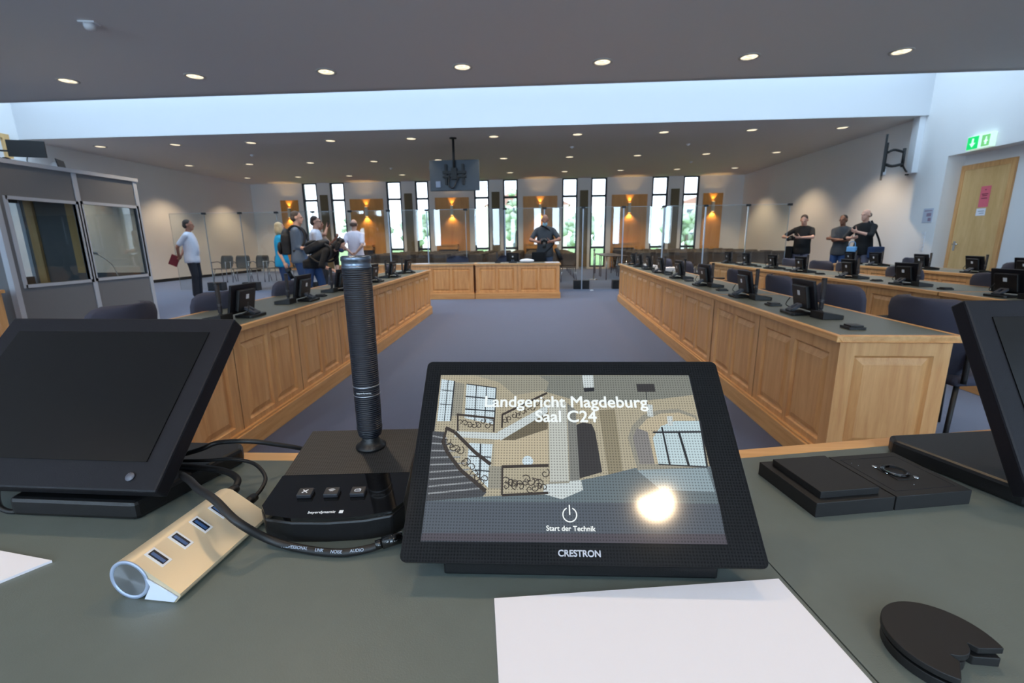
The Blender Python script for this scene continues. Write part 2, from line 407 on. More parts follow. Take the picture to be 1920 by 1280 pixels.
for y in (-1.13, 1.76, 4.65):
    for k, x in enumerate([-5.38, -3.28, -1.18, .90, 3.0, 5.09]):
        q = DL.put((x, y, CZ-.001), 0, 'round recessed ceiling light above the bench', 'ceiling lights over the bench')
        for c in q.children:
            if c.type == 'LIGHT': c.data = dimmed
# detectors on the ceiling
o = thing('smoke_detector', 'white box-shaped detector on the grey ceiling at the upper left', 'detector', (-5.3, 5.75, CZ), .2)
MB().b2(-.09, .09, -.06, .06, -.02, 0).build('back_plate', WHITEP, o, bevel=.006)
MB().lathe([(.0001, -.085), (.045, -.08), (.06, -.05), (.06, -.02)], n=20).build('sensor_head', WHITEP, o)
for k, (x, y, l) in enumerate(((-8.49, 13.88, 'small white sprinkler head on the far ceiling at left'), (-5.29, 16.85, 'small white sprinkler head left of the hanging screen'), (.87, 13.8, 'small white sprinkler head on the far ceiling, middle right'), (4.06, 13.81, 'small white dome on the far ceiling at right'), (5.08, 16.84, 'small pale sprinkler head deep on the right of the ceiling'))):
    tag(MB().lathe([(.0001, -.05), (.03, -.045), (.055, -.012), (.055, 0)], (x, y, CZ), 16).build('sprinkler_head', WHITEP), l, 'sprinkler head', 'ceiling sprinkler heads')

# ---------------------------------------------------------------- warm wooden wall panels, sconces, olive felts
BULB = mat('sconce_bulb', (1, .8, .5, 1), .5, emit=(1, .62, .2, 1), es=6)
PX = [(-11.1, .8, 'leftmost, behind the standing group'), (-7.62, 1.48, 'second from the left, behind the man in white'), (-3.84, 1.48, 'below the hanging screen'), (-.03, 1.46, 'behind the photographer'), (3.74, 1.48, 'right of the photographer'), (7.18, .8, 'rightmost, narrow')]
sc = thing('wall_sconce', 'x', 'wall lamp')
MB().b2(-.055, .055, -.115, -.005, -.2, .2).build('lamp_body', SCONCE, sc, bevel=.01)
MB().b2(-.04, .04, -.1, -.02, .2, .203).b2(-.04, .04, -.1, -.02, -.203, -.2).build('bulb', BULB, sc)
for s in (1, -1):
    d = bpy.data.lights.new('lamp_glow', 'SPOT'); d.energy = 26 if s < 0 else 15; d.color = (1, .62, .22); d.spot_size = math.radians(120 if s < 0 else 84); d.spot_blend = .7; d.shadow_soft_size = .03
    q = bpy.data.objects.new('lamp_glow', d); COL.objects.link(q); q.parent = sc; q.location = (0, -.06, s*.215); q.rotation_euler = (PI if s > 0 else 0, 0, 0)
SCN = Stock(sc)
for x, wd, l in PX:
    o = thing('wood_wall_panel', 'tall orange-brown wooden wall panel, '+l, 'wall panel', (x, YB, 0), group='wooden panels between the windows')
    MB().b2(-wd/2, wd/2, -.04, 0, .05, 3.09).build('veneer_board', CHERRY, o)
    if wd > 1:
        m = MB().b2(-wd/2+.12, wd/2-.5, -.35, -.04, 1.05, 1.13).b2(-wd/2+.12, wd/2-.5, -.33, -.3, .9, 1.05)
        m.build('ledge', CHERRY, o)
        MB().b2(-wd/2+.14, wd/2-.52, -.3, -.04, .1, .9).build('recess', BROWNS, o)
    SCN.put((x, YB-.04, 2.55), 0, 'cream wall sconce on the wooden panel '+l.replace('leftmost', 'at far left').replace('rightmost', 'at far right'), 'wall sconces')
for x, l in ((-9.51, 'between the two leftmost windows'), (-5.75, 'between the windows left of the hanging screen'), (-1.94, 'between the windows right of the hanging screen'), (1.83, 'between the windows right of the photographer'), (5.62, 'between the two rightmost windows')):
    tag(MB().b2(x-.17, x+.17, YB-.051, YB-.001, .1, 3.29).build('felt_panel', OLIVE), 'tall narrow olive felt panel '+l, 'felt panel', 'olive felt panels')

# ---------------------------------------------------------------- right wall: door, exit sign, notices, switches, duct, screen
d = thing('door_1', None, None, (XR+.35, 10.05, 0)); d['kind'] = 'structure'
MB().b2(-.04, .0, .48, .57, 0, 2.64).b2(-.04, .0, -.57, -.48, 0, 2.64).b2(-.04, .0, -.48, .48, 2.54, 2.64).build('door_frame', OAK_V, d)
lf = MB().b2(-.03, -.004, -.48, .48, .01, 2.54).build('door_leaf', DOORW, d)
hd = MB().b2(-.038, -.03, .38, .43, .93, 1.12).cyl((-.038, .405, 1.06), (-.08, .405, 1.06), .011).cyl((-.075, .405, 1.06), (-.075, .28, 1.06), .011).build('door_handle', CHROME, lf)
RED = mat('pink_notice_paper', lin(232, 110, 125), .8)
o = thing('door_notice', 'pink paper notice taped to the light wooden door', 'notice', (XR+.318, 9.98, 1.98))
MB().b2(-.001, 0, -.105, .105, -.2, .2).build('sheet', RED, o)
m = MB()
for k, (z, wd) in enumerate(((.13, .03), (.05, .13), (.02, .1), (-.03, .12))): m.b2(-.002, -.001, -wd/2, wd/2, z-.008, z+.008)
m.build('printed_lines', mat('notice_print', lin(120, 40, 55), .8), o)
o = thing('door_notice', 'white paper notice below the pink notice on the door', 'notice', (XR+.318, 10.0, 1.69))
MB().b2(-.001, 0, -.1, .1, -.07, .07).build('sheet', PAPER, o)
MB().b2(-.002, -.001, -.07, .06, .01, .02).b2(-.002, -.001, -.07, .03, -.03, -.02).build('printed_lines', mat('grey_print', lin(110, 120, 130), .8), o)
GREENL = mat('lit_green_sign', lin(20, 170, 90), .4, emit=lin(20, 190, 95), es=.9)
WHITEL = mat('lit_white_sign', lin(220, 240, 225), .4, emit=lin(215, 250, 225), es=.5)
o = thing('exit_sign', 'lit green and white escape route sign above the door recess', 'exit sign', (XR, 9.86, 2.975))
MB().b2(-.09, 0, -.25, .25, -.125, .125).build('sign_box', WHITEL, o, bevel=.004)
MB().b2(-.094, -.09, .01, .24, -.115, .115).build('green_field', GREENL, o)
MB().b2(-.097, -.094, .105, .145, -.01, .08).quad((-.097, .06, -.005), (-.097, .19, -.005), (-.097, .125, -.08)).build('arrow', WHITEL, o)
MB().b2(-.094, -.09, -.22, -.06, -.1, .1).build('door_pictogram', mat('pale_green_sign', lin(110, 180, 110), .4, emit=lin(120, 205, 120), es=.6), o)
MB().b2(-.097, -.094, -.17, -.13, -.07, .03).ball((-.096, -.15, .05), (.002, .018, .018), 10).b2(-.097, -.094, -.19, -.11, -.02, 0).build('running_figure', WHITEL, o)
o = thing('wall_notice', 'small printed floor plan notice on the right wall', 'notice', (XR, 10.86, 1.67))
MB().b2(-.006, 0, -.13, .13, -.15, .15).build('sheet', mat('notice_grey', lin(190, 196, 210), .6), o)
MB().b2(-.008, -.006, -.1, .1, .09, .11).b2(-.008, -.006, -.09, .03, -.02, .05).b2(-.008, -.006, -.1, -.02, -.12, -.05).build('plan_drawing', mat('plan_print', lin(150, 130, 150), .7), o)
for k in range(5):
    tag(MB().b2(XR-.012, XR, 10.84, 10.93, 1.26-k*.085, 1.33-k*.085).build('light_switch', WHITEP), 'white wall switch in the column beside the door recess, %s from the top' % ORD1[k], 'switch', 'wall switches')
    tag(MB().b2(XR-.012, XR, 8.40, 8.49, 1.26-k*.085, 1.33-k*.085).build('light_switch', WHITEP), 'white wall switch right of the door, %s from the top' % ORD1[k], 'switch', 'wall switches')
tag(MB().b2(XR-.13, XR, 11.36, 11.55, 2.62, CZ).build('cable_duct', WHITEP, bevel=.005), 'white vertical cable duct high on the right wall', 'duct')
o = thing('wall_television', 'thin black television on a swing arm high on the right wall, seen edge-on', 'television', (7.62, 11.33, 2.93), -.591)
MB().b2(-.02, .02, -.55, .5, -.42, .42).build('screen_panel', BLACK, o, bevel=.005)
MB().b2(.02, .05, -.2, -.1, -.3, .3).b2(.02, .05, .1, .2, -.3, .3).build('mount_rail', MATTE, o)
MB().tube([(.05, .0, .12), (.16, .06, .17), (.34, .2, .12)], .026).tube([(.05, .0, -.13), (.16, .06, -.17), (.34, .2, -.13)], .03).cyl((.34, .2, -.19), (.34, .2, .2), .03).tube([(.34, .2, -.14), (.42, .3, -.27), (.455, .64, -.24)], .018).box((.461, .658, -.2), (.03, .08, .26), (0, 0, .59)).build('swing_arm', MATTE, o)
MB().b2(.02, .07, -.06, 0, -.36, -.24).build('cable_clip', WHITEP, o)
o = thing('wall_television', 'black television on an arm high on the left wall above the booth', 'television', (-11.75, 10.5, 3.4), math.radians(24))
MB().b2(-.34, .34, -.02, .02, -.17, .19).build('screen_panel', BLACK, o, bevel=.005)
MB().b2(-.1, .1, .02, .05, -.1, .1).tube([(0, .05, 0), (-.4, .2, -.02), (-1.0, .1, -.02)], .02).tube([(-.02, 0, -.17), (-.03, 0, -.28), (.1, .02, -.33)], .01).build('swing_arm', MATTE, o)
tag(MB().b2(XL, XL+.14, 11.0, 11.25, 2.7, 3.3).build('cable_duct', WHITEP, bevel=.005), 'white cable duct on the left wall below the television', 'duct')
tag(MB().lathe([(.0001, 0), (.2, 0), (.2, .1), (.0001, .14)], (XL, 12.1, 3.2), 24, (1, 0, 0)).build('loudspeaker', WHITEP), 'round white loudspeaker on the left wall behind the booth', 'loudspeaker')

# ---------------------------------------------------------------- ceiling-hung television
o = thing('hanging_television', 'black television on a ceiling pole, its back and bracket showing', 'television', (-2.22, 12.29, CZ))
BACKM = mat('television_back', lin(44, 54, 66), .35)
MB().cyl((0, .02, 0), (0, .02, -.85), .03).lathe([(.09, 0), (.09, -.02), (.03, -.03)], (0, .02, 0)).build('pole', MATTE, o)
MB().b2(-.66, .64, .1, .16, -1.27, -.51).build('screen_panel', BACKM, o, bevel=.01)
MB().b2(-.25, -.19, .02, .1, -1.12, -.62).b2(.19, .25, .02, .1, -1.12, -.62).b2(-.3, .3, .0, .07, -.86, -.79).b2(-.3, .3, .0, .07, -.95, -.9).b2(-.07, .07, -.03, .06, -1.0, -.72).build('bracket', MATTE, o)
MB().tube([(-.12, .0, -.9), (-.14, -.02, -1.15), (-.02, -.02, -1.2), (.1, 0, -.95)], .016).build('cable_loop', RUBBER, o)
MB().b2(-.5, -.38, .07, .1, -1.18, -1.03).build('connector_cover', mat('grey_blue_label', lin(120, 135, 160), .5), o)

# ---------------------------------------------------------------- interpreters' booth
BX, B0, B1, BH, BW = -6.3, 5.13, 7.13, 2.19, 2.0
o = thing('interpreter_booth', 'grey interpreter booth with aluminium posts and two front windows', 'interpreter booth', (BX, B0, 0))
L = B1-B0
for y in (0.03, L/2+.02, L-.03): MB().b2(-.06, .012, y-.03, y+.03, 0, BH).build('corner_post' if abs(y-L/2) > .5 else 'middle_post', ALUW, o)
for y in (0.03, L-.03): MB().b2(-BW, -BW+.06, y-.03, y+.03, 0, BH).build('corner_post', ALUW, o)
MB().b2(-.07, .03, -.02, L+.02, BH, BH+.05).b2(-BW, -.07, -.02, .03, BH, BH+.05).b2(-BW, -.07, L-.03, L+.02, BH, BH+.05).b2(-BW-.02, -BW+.05, -.02, L+.02, BH, BH+.05).build('roof_rail', ALUW, o)
MB().b2(-BW+.05, -.07, .03, L-.03, BH, BH+.02).build('roof_board', BOOTH, o)
for (a, b, z0, z1) in ((.15, .97, .77, 1.78), (1.07, 1.93, .78, 1.79)):
    lo_, hi_ = (.06, L/2-.01) if a < 1 else (L/2+.05, L-.06)
    m = MB().b2(-.04, 0, lo_, hi_, .0, z0).b2(-.04, 0, lo_, hi_, z1, BH).b2(-.04, 0, lo_, a, z0, z1).b2(-.04, 0, b, hi_, z0, z1)
    pn = m.build('front_panel', BOOTH, o)
    f = MB().b2(-.045, .012, a-.02, b+.02, z0-.04, z0).b2(-.045, .012, a-.02, b+.02, z1, z1+.04).b2(-.045, .012, a-.04, a, z0-.04, z1+.04).b2(-.045, .012, b, b+.04, z0-.04, z1+.04).build('window_frame', ALUW, o)
    MB().b2(-.022, -.018, a, b, z0, z1).build('window_pane', SMOKE, f)
# side walls and back wall
m = MB().b2(-BW+.06, -.06, .01, .04, 0, .8).b2(-BW+.06, -.06, .01, .04, 1.8, BH).b2(-.35, -.06, .01, .04, .8, 1.8).b2(-BW+.06, -BW+.3, .01, .04, .8, 1.8)
m.build('side_panel', BOOTH, o)
MB().b2(-BW+.3, -.35, .02, .025, .8, 1.8).build('side_window_pane', SMOKE, o)
MB().b2(-BW+.06, -.06, L-.04, L-.01, 0, .8).b2(-BW+.06, -.06, L-.04, L-.01, 1.9, BH).b2(-BW+.06, -1.2, L-.04, L-.01, .8, 1.9).build('side_panel', BOOTH, o)
MB().b2(-1.2, -1.07, L-.05, L-.005, .8, 1.9).build('beige_strip', DOORW, o)
MB().b2(-1.07, -.06, L-.03, L-.025, .8, 1.9).build('side_window_pane', SMOKE, o)
MB().b2(-1.85, -1.72, L-.09, L-.05, .1, 2.1).build('beige_strip', DOORW, o)  # beige strip put in for the gap of a curtain that is not built
MB().b2(-BW, -BW+.03, .06, L-.06, 0, .75).b2(-BW, -BW+.03, .06, L-.06, 1.9, BH).b2(-BW, -BW+.03, .06, .75, .75, 1.9).b2(-BW, -BW+.03, L*.47, L*.52, .75, 1.9).build('back_panel', BOOTH, o)
MB().b2(-.62, -.06, .06, L-.06, .7, .73).build('desk_shelf', mat('pale_board', lin(200, 180, 140), .6), o)
tag(MB().tube([(BX-.3, 6.85, .73), (BX-.33, 6.8, .95), (BX-.3, 6.55, 1.12)], .006).ball((BX-.3, 6.53, 1.12), (.02, .05, .02), 10).b2(BX-.36, BX-.24, 6.8, 6.92, .73, .75).build('gooseneck_lamp', WHITEP), 'small gooseneck lamp on the shelf inside the booth', 'lamp')
# things on the booth roof
o = thing('laptop', 'dark open laptop standing on the booth roof', 'laptop', (-7.2, 7.02, BH+.05), .5)
MB().b2(-.11, .11, -.14, .14, 0, .02).build('keyboard_base', BEZEL, o)
MB().box((-.1, 0, .14), (.012, .28, .26), (0, -.15, 0)).build('screen_lid', BEZEL, o)
tag(MB().b2(-7.7, -7.35, 6.9, 7.1, BH+.05, BH+.09).build('equipment_box', BOOTH), 'flat grey box on the booth roof beside the laptop', 'box')
tag(MB().b2(-7.6, -7.0, 5.9, 6.6, BH+.02, BH+.06).b2(-7.5, -7.2, 6.1, 6.4, BH+.06, BH+.12).build('equipment_case', BOOTH), 'low grey case on the near part of the booth roof', 'case')
tag(MB().ball((-7.2, 6.14, BH+.17), (.06, .06, .05), 12).cyl((-7.2, 6.14, BH+.12), (-7.2, 6.14, BH+.15), .05).tube([(-7.2, 6.14, BH+.19), (-7.5, 5.9, BH+.3), (-7.8, 5.6, BH+.28)], .006).build('black_lamp', MATTE), 'small black lamp on the booth roof at far left', 'lamp')
# ================================================================= FURNITURE
def raised(mb, u0, u1, z0, z1, P, flip):
    """a raised and fielded oak panel in the opening u0..u1, z0..z1; P maps (u, z, depth) to a point"""
    rings = [(0, 0), (.009, -.013), (.014, -.016), (.048, -.003), (.05, -.001)]
    prev = None
    for ins, dp in rings:
        q = [P(u0+ins, z0+ins, dp), P(u1-ins, z0+ins, dp), P(u1-ins, z1-ins, dp), P(u0+ins, z1-ins, dp)]
        if prev:
            for i in range(4): mb.quad(prev[i], prev[(i+1) % 4], q[(i+1) % 4], q[i])
        prev = q
    mb.quad(*prev)
def front(o, L, H, T, P, groups, rim=.03, name='front_frame'):
    """frame-and-panel front along u = 0..L; groups = [(start, end, n_panels)]"""
    zt = H-rim; z0, z1 = .17, zt-.075
    fr = MB(); cuts = []
    for a, b, n in groups:
        ed = .075; gap = .045; wd = (b-a-2*ed-(n-1)*gap)/n
        for k in range(n): cuts.append((a+ed+k*(wd+gap), a+ed+k*(wd+gap)+wd))
    def slab(u0, u1, a, b):
        q = [[P(u, z, d) for u, z in ((u0, a), (u1, a), (u1, b), (u0, b))] for d in (0, -.02)]
        fr.quad(*q[0])
    slab(0, L, 0, z0); slab(0, L, z1, zt); e = 0
    for a, b in cuts: slab(e, a, z0, z1); e = b
    slab(e, L, z0, z1)
    f = fr.build(name, OAK_V, o)
    for a, b, n in groups[1:]:
        pass
    for a, b in cuts:
        m = MB(); raised(m, a, b, z0, z1, P, 1); m.build('raised_panel', OAK_V, o)
    for a, b, n in groups[1:]:
        g = MB(); g.quad(P(a-.0025, .13, .0012), P(a+.0025, .13, .0012), P(a+.0025, zt, .0012), P(a-.0025, zt, .0012)); g.build('joint_line', mat('joint_shadow_gap', lin(96, 62, 34), .8), o)
def desk(name, label, loc, rz, L, D, groups, ends=(1, 1), end_panel=(0, 0), H=.76, group='oak court desks', plinth=True):
    """front face lies on local y = 0 looking to -y, the desk runs from x = 0 to L and back to y = D"""
    o = thing(name, label, 'desk', loc, rz, group)
    front(o, L, H, D, lambda u, z, d: Vector((u, -d, z)), groups)
    m = MB().b2(.002, L-.002, .02, .034, 0, H-.03)
    for s, e in ((0, ends[0]), (1, ends[1])):
        k = .018 if end_panel[s] else 0
        if e: m.b2(*((k, .03+k) if s == 0 else (L-.03-k, L-k)), .016, D-.04, 0, H-.03)
    m.build('carcass', OAK_V, o)
    if end_panel[0]:
        front(o, D-.04, H, 0, lambda u, z, d: Vector((-.001-d, D-.04-u, z)), [(0, D-.04, 1)], name='end_frame')
    if end_panel[1]:
        front(o, D-.04, H, 0, lambda u, z, d: Vector((L+.001+d, u, z)), [(0, D-.04, 1)], name='end_frame')
    m = MB().prism([(-.02 if ends[0] else 0, -.024), (L+(.02 if ends[1] else 0), -.024), (L+(.02 if ends[1] else 0), .02), (-.02 if ends[0] else 0, .02)], 0, .12)
    m.b2(-.012 if ends[0] else 0, L+(.012 if ends[1] else 0), -.014, .02, .12, .135)
    if ends[0]: m.b2(-.02, 0, .02, D-.04, 0, .12)
    if ends[1]: m.b2(L, L+.02, .02, D-.04, 0, .12)
    m.build('plinth', OAK_H, o, bevel=.004)
    m = MB().b2(-.02, L+.02, -.03, 0.0, H-.035, H).b2(-.02, L+.02, D-.03, D, H-.035, H).b2(-.02, .01, 0, D-.03, H-.035, H).b2(L-.01, L+.02, 0, D-.03, H-.035, H)
    m.build('top_edging', OAK_H, o, bevel=.004)
    MB().b2(.01, L-.01, 0, D-.03, H-.03, H-.001).build('table_top', LINO, o)
    return o
def pairs(a, b, n, k=2): w_ = (b-a)/n; return [(a+i*w_, a+(i+1)*w_, k) for i in range(n)]
# right front desk: three units, fronts facing the aisle (-x)
RZ = -PI/2
R1 = lambda y: 1.48+.0165*(y-2.3)
rot1 = RZ-math.atan(.0165)
for y1, y0, n, lb, ep in ((4.06, 2.31, 2, 'near unit of the oak desk right of the aisle, its panelled end facing us', 1), (5.90, 4.075, 2, 'middle unit of the oak desk right of the aisle', 0), (9.50, 5.915, 4, 'far unit of the oak desk right of the aisle', 0)):
    L = (y1-y0)/math.cos(math.atan(.0165))
    desk('court_desk', lb, (R1(y1), y1, 0), rot1, L, .56, pairs(0, L, n), ends=(y1 > 9, y0 < 3), end_panel=(0, ep))
R2 = lambda y: 3.47
for y1, y0, n, lb in ((4.18, 3.05, 1, 'near unit of the oak desk in the second row on the right'), (6.03, 4.20, 2, 'middle unit of the oak desk in the second row on the right'), (9.7, 6.05, 4, 'far unit of the oak desk in the second row on the right')):
    desk('court_desk', lb, (3.47, y1, 0), RZ, y1-y0, .72, pairs(0, y1-y0, n), ends=(y1 > 9, y0 < 3.1))
for y1, y0, n, lb in ((7.1, 5.2, 2, 'near unit of the oak desk in the third row on the right'), (8.95, 7.12, 2, 'far unit of the oak desk in the third row on the right')):
    desk('court_desk', lb, (5.42, y1, 0), RZ, y1-y0, .7, pairs(0, y1-y0, n), ends=(y1 > 8.5, y0 < 5.5))
# left desk: two units facing the aisle (+x)
LX = lambda y: -1.79-.025*(y-2.5)
rotL = PI/2+math.atan(.025)
for y0, y1, gr, lb in ((1.75, 4.745, pairs(0, 3.0, 4), 'near unit of the oak desk left of the aisle'), (4.765, 7.9, pairs(0, 3.14, 3, 3), 'far unit of the oak desk left of the aisle')):
    desk('court_desk', lb, (LX(y0), y0, 0), rotL, y1-y0, .62, [(a*(y1-y0)/gr[-1][1], b*(y1-y0)/gr[-1][1], k) for a, b, k in gr], ends=(y0 < 2, y1 > 7))
desk('court_desk', 'oak desk at the far left edge beside the booth', (-6.0, 3.25, 0), PI/2, 1.5, .6, pairs(0, 1.5, 2))
# back desk
bz = math.radians(2.6)
desk('court_desk', 'left unit of the oak witness desk at the far end of the aisle', (-4.35, 9.80, 0), bz, 2.9, .6, pairs(0, 2.9, 3))
desk('court_desk', 'right unit of the oak witness desk at the far end of the aisle', (-1.40, 9.935, 0), bz, 1.81, .6, pairs(0, 1.81, 2))

# ---------------------------------------------------------------- office chairs behind the desks
def make_chair():
    o = thing('upholstered_chair', 'x', 'chair')
    # local: sitter looks to -y; backrest curved in plan
    m = MB(); N = 14; vs = []
    rows = [(.46, .34), (.52, .44), (.66, .50), (.80, .515), (.85, .48), (.878, .39), (.888, .26)]
    for side in (0, 1):
        for z, wd in rows:
            for i in range(N+1):
                t = -1+2*i/N; x = t*wd/2*1.04
                y = .24+.05*(z-.45)/.4-.09*t*t+(.035 if side else 0)
                vs.append(Vector((x, y, z)))
    n1 = (N+1)*len(rows); fs = []
    for s in (0, 1):
        for r in range(len(rows)-1):
            for i in range(N):
                a = s*n1+r*(N+1)+i; fs.append((a, a+1, a+N+2, a+N+1))
    for i in range(N):
        for r in (0, len(rows)-1):
            a = r*(N+1)+i; fs.append((a, a+1, n1+a+1, n1+a))
    for r in range(len(rows)-1):
        for i in (0, N):
            a = r*(N+1)+i; fs.append((a, a+N+1, n1+a+N+1, n1+a))
    m._v(vs, fs, True); m.build('backrest', FABRIC, o, bevel=.012)
    MB().b2(-.23, .23, -.22, .22, .41, .47).build('seat', FABRIC, o, bevel=.025, seg=3)
    for sx in (-1, 1):
        MB().tube([(sx*.25, .2, .44), (sx*.26, .2, .64), (sx*.26, .1, .67), (sx*.26, -.12, .67)], .014).build('armrest', MATTE, o)
        for sy in (-1, 1):
            MB().cyl((sx*.2, sy*.18, .42), (sx*.25, sy*.25, 0), .013, .012, 10).build('leg', MATTE, o)
    MB().tube([(-.12, .2, .44), (-.12, .3, .5), (-.12, .29, .7)], .012).tube([(.12, .2, .44), (.12, .3, .5), (.12, .29, .7)], .012).build('back_support', MATTE, o)
    return o
CH = Stock(make_chair())
for k, y in enumerate((2.82, 3.65, 4.53, 5.5, 6.58, 7.6, 8.7)):
    CH.put((2.45+.01*y, y, 0), PI/2+(.12, .04, -.08, .06, -.05, .1, 0)[k], 'slate upholstered chair behind the right front desk, %s from us' % (ORD[k] if k else 'the nearest'), 'chairs at the right front desk')
for k, y in enumerate((4.6, 5.75, 6.75, 7.4, 8.25)):
    CH.put((4.5, y, 0), PI/2+(.2, .04, -.08, .06, -.05)[k], 'slate upholstered chair behind the second-row right desk, %s from us' % (ORD[k] if k else 'the nearest'), 'chairs at the second-row desk')
for k, y in enumerate((6.35, 8.1)):
    CH.put((6.4, y, 0), PI/2+(.1, -.1)[k], 'slate upholstered chair behind the third-row right desk, the %s one' % ('nearer', 'farther')[k], 'chairs at the third-row desk')
for k, y in enumerate((2.55, 3.35, 4.3, 5.4, 6.3, 7.2)):
    CH.put((-2.66-(.08 if k == 0 else 0), y+(.03 if k == 0 else 0), 0), -PI/2+(.1, -.05, .04, .1, -.06, .3)[k], 'slate upholstered chair behind the left front desk, %s from us' % (ORD[k] if k else 'the nearest'), 'chairs at the left front desk')
for k, (x, y, a) in enumerate(((-2.0, 10.95, .05), (-.8, 11.05, -.1))):
    CH.put((x, y, 0), a, ('slate upholstered chair behind the left unit of the far desk', 'slate upholstered chair behind the right unit of the far desk')[k], 'chairs at the far desk')

# ---------------------------------------------------------------- audience chairs
def make_shell(shell, arms):
    o = thing('stacking_chair', 'x', 'chair')
    m = MB(); N = 8; vs = []; rows = [(.44, .36, .16), (.5, .42, .2), (.66, .45, .235), (.8, .43, .265), (.86, .36, .275)]
    for s in (0, 1):
        for z, wd, y0 in rows:
            for i in range(N+1):
                t = -1+2*i/N; vs.append(Vector((t*wd/2, y0-.04*t*t+.012*s, z)))
    n1 = (N+1)*len(rows); fs = []
    for s in (0, 1):
        for r in range(len(rows)-1):
            for i in range(N): a = s*n1+r*(N+1)+i; fs.append((a, a+1, a+N+2, a+N+1))
    for i in range(N):
        for r in (0, len(rows)-1): a = r*(N+1)+i; fs.append((a, a+1, n1+a+1, n1+a))
    for r in range(len(rows)-1):
        for i in (0, N): a = r*(N+1)+i; fs.append((a, a+N+1, n1+a+N+1, n1+a))
    m._v(vs, fs, True); m.build('backrest', shell, o)
    MB().b2(-.22, .22, -.2, .19, .43, .455).build('seat', shell, o, bevel=.01)
    for sx in (-1, 1):
        for sy in (-1, 1):
            MB().cyl((sx*.2, sy*.14, .43), (sx*.235, sy*.22, 0), .011, n=8).build('leg', CHROME, o)
        if arms: MB().tube([(sx*.24, -.2, .0), (sx*.245, -.2, .62), (sx*.245, -.16, .65), (sx*.245, .1, .66), (sx*.23, .2, .6)], .013, 8).build('armrest', CHROME, o)
    return o
AC = Stock(make_shell(BROWNS, False))
rows_l = [14.1, 15.1, 16.1, 17.1, 18.1, 19.1]
for r, y in enumerate(rows_l):
    for k in range(12):
        x = .85-.57*k
        AC.put((x, y+random.uniform(-.03, .03), 0), random.uniform(-.05, .05), 'brown audience chair left of the far gangway, %s from it, %s row back' % (ORD1[k], ORD1[r]), 'audience chairs left of the gangway')
for r, y in enumerate([14.3]+rows_l[1:]):
    for k in range(8):
        x = 3.15+.57*k
        AC.put((x, y+random.uniform(-.03, .03), 0), random.uniform(-.05, .05), 'brown audience chair right of the far gangway, %s from it, %s row back' % (ORD1[k], ORD1[r]), 'audience chairs right of the gangway')
LC = Stock(make_shell(GREYSH, True))
for k, x in enumerate((-10.45, -9.88, -9.3, -8.72, -8.1)):
    LC.put((x, 14.7+.25*k*.3, 0), (-.05, .25, .04, -.03, .1)[k], 'dark grey armchair behind the acrylic screens at left, %s from the left' % ORD1[k], 'armchairs behind the left screens')
tb = thing('folding_table', 'x', 'table')
MB().b2(-.35, .35, -.75, .75, .72, .745).build('table_top', BROWNS, tb, bevel=.004)
for sx in (-1, 1):
    for sy in (-1, 1): MB().cyl((sx*.3, sy*.66, .72), (sx*.3, sy*.66, 0), .016, n=10).build('leg', CHROME, tb)
TB = Stock(tb)
TB.put((2.35, 15.3, 0), 0, 'dark narrow table beside the far gangway, the nearer of two', 'tables beside the gangway')
TB.put((2.35, 17.0, 0), 0, 'dark narrow table beside the far gangway, the farther of two', 'tables beside the gangway')

# ---------------------------------------------------------------- clear screens on black blocks
SXS = [-9.75, -8.79, -7.81, -6.83, -5.86, -4.88, -3.88, -2.89, -1.90, -.90, .09, 1.05, 2.04, 3.02, 4.02, 5.03, 6.0]
SYY = 11.9
names = ['leftmost', 'second from the left', 'third from the left', 'fourth from the left', 'behind the blonde woman', 'behind the man in the grey shirt', 'behind the man in the white shirt', 'left of the hanging screen', 'below the hanging screen', 'right of the hanging screen', 'just left of the photographer', 'just right of the photographer', 'across the far gangway', 'right of the far gangway', 'second right of the far gangway', 'second from the right']
names[-1] = 'rightmost'; names[-2] = 'second from the right'
for k in range(len(SXS)-1):
    a, b = SXS[k], SXS[k+1]
    o = thing('protective_screen', 'tall clear acrylic screen on a black foot, '+names[k], 'acrylic screen', (b, SYY, 0), 0, 'clear acrylic screens')
    MB().b2(a-b+.012, -.012, -.003, .003, .03, 2.02).build('acrylic_pane', ACRYL, o)
    MB().b2(a-b+.012, -.012, -.004, .004, 2.02, 2.028).b2(a-b+.008, a-b+.012, -.004, .004, .03, 2.02).build('polished_edge', EDGE, o)
    if -4 < b < 4.1 and k not in (7,): MB().b2(-.012, .012, -.028, -.004, .0, 1.99).build('post', ALUW, o)
    else: MB().b2(-.005, .005, -.01, .0, .0, 1.99).build('joint_strip', EDGE, o)
    MB().b2(-.05, .05, -.03, .02, 1.99, 2.04).build('clip', MATTE, o)
    MB().b2(-.2, .2, .01, .22, .0, .22).build('base_block', RUBBER, o)
for x, y, l in ((1.68, 14.8, 'chrome rope barrier post in the far gangway'),):
    o = thing('barrier_post', l, 'barrier post', (x, y, 0))
    MB().lathe([(.0001, .03), (.05, .028), (.17, .012), (.17, 0)], n=28).build('base', CHROME, o)
    MB().cyl((0, 0, .02), (0, 0, .93), .022).lathe([(.022, .9), (.035, .92), (.035, .95), (.0001, .965)], n=16).build('post', CHROME, o)
tag(MB().lathe([(.0001, .03), (.04, .02), (.05, 0)], (1.27, 11.55, 0), 16).build('cable_puck', WHITEP), 'small white disc on the carpet by the screen foot in the gangway', 'disc')

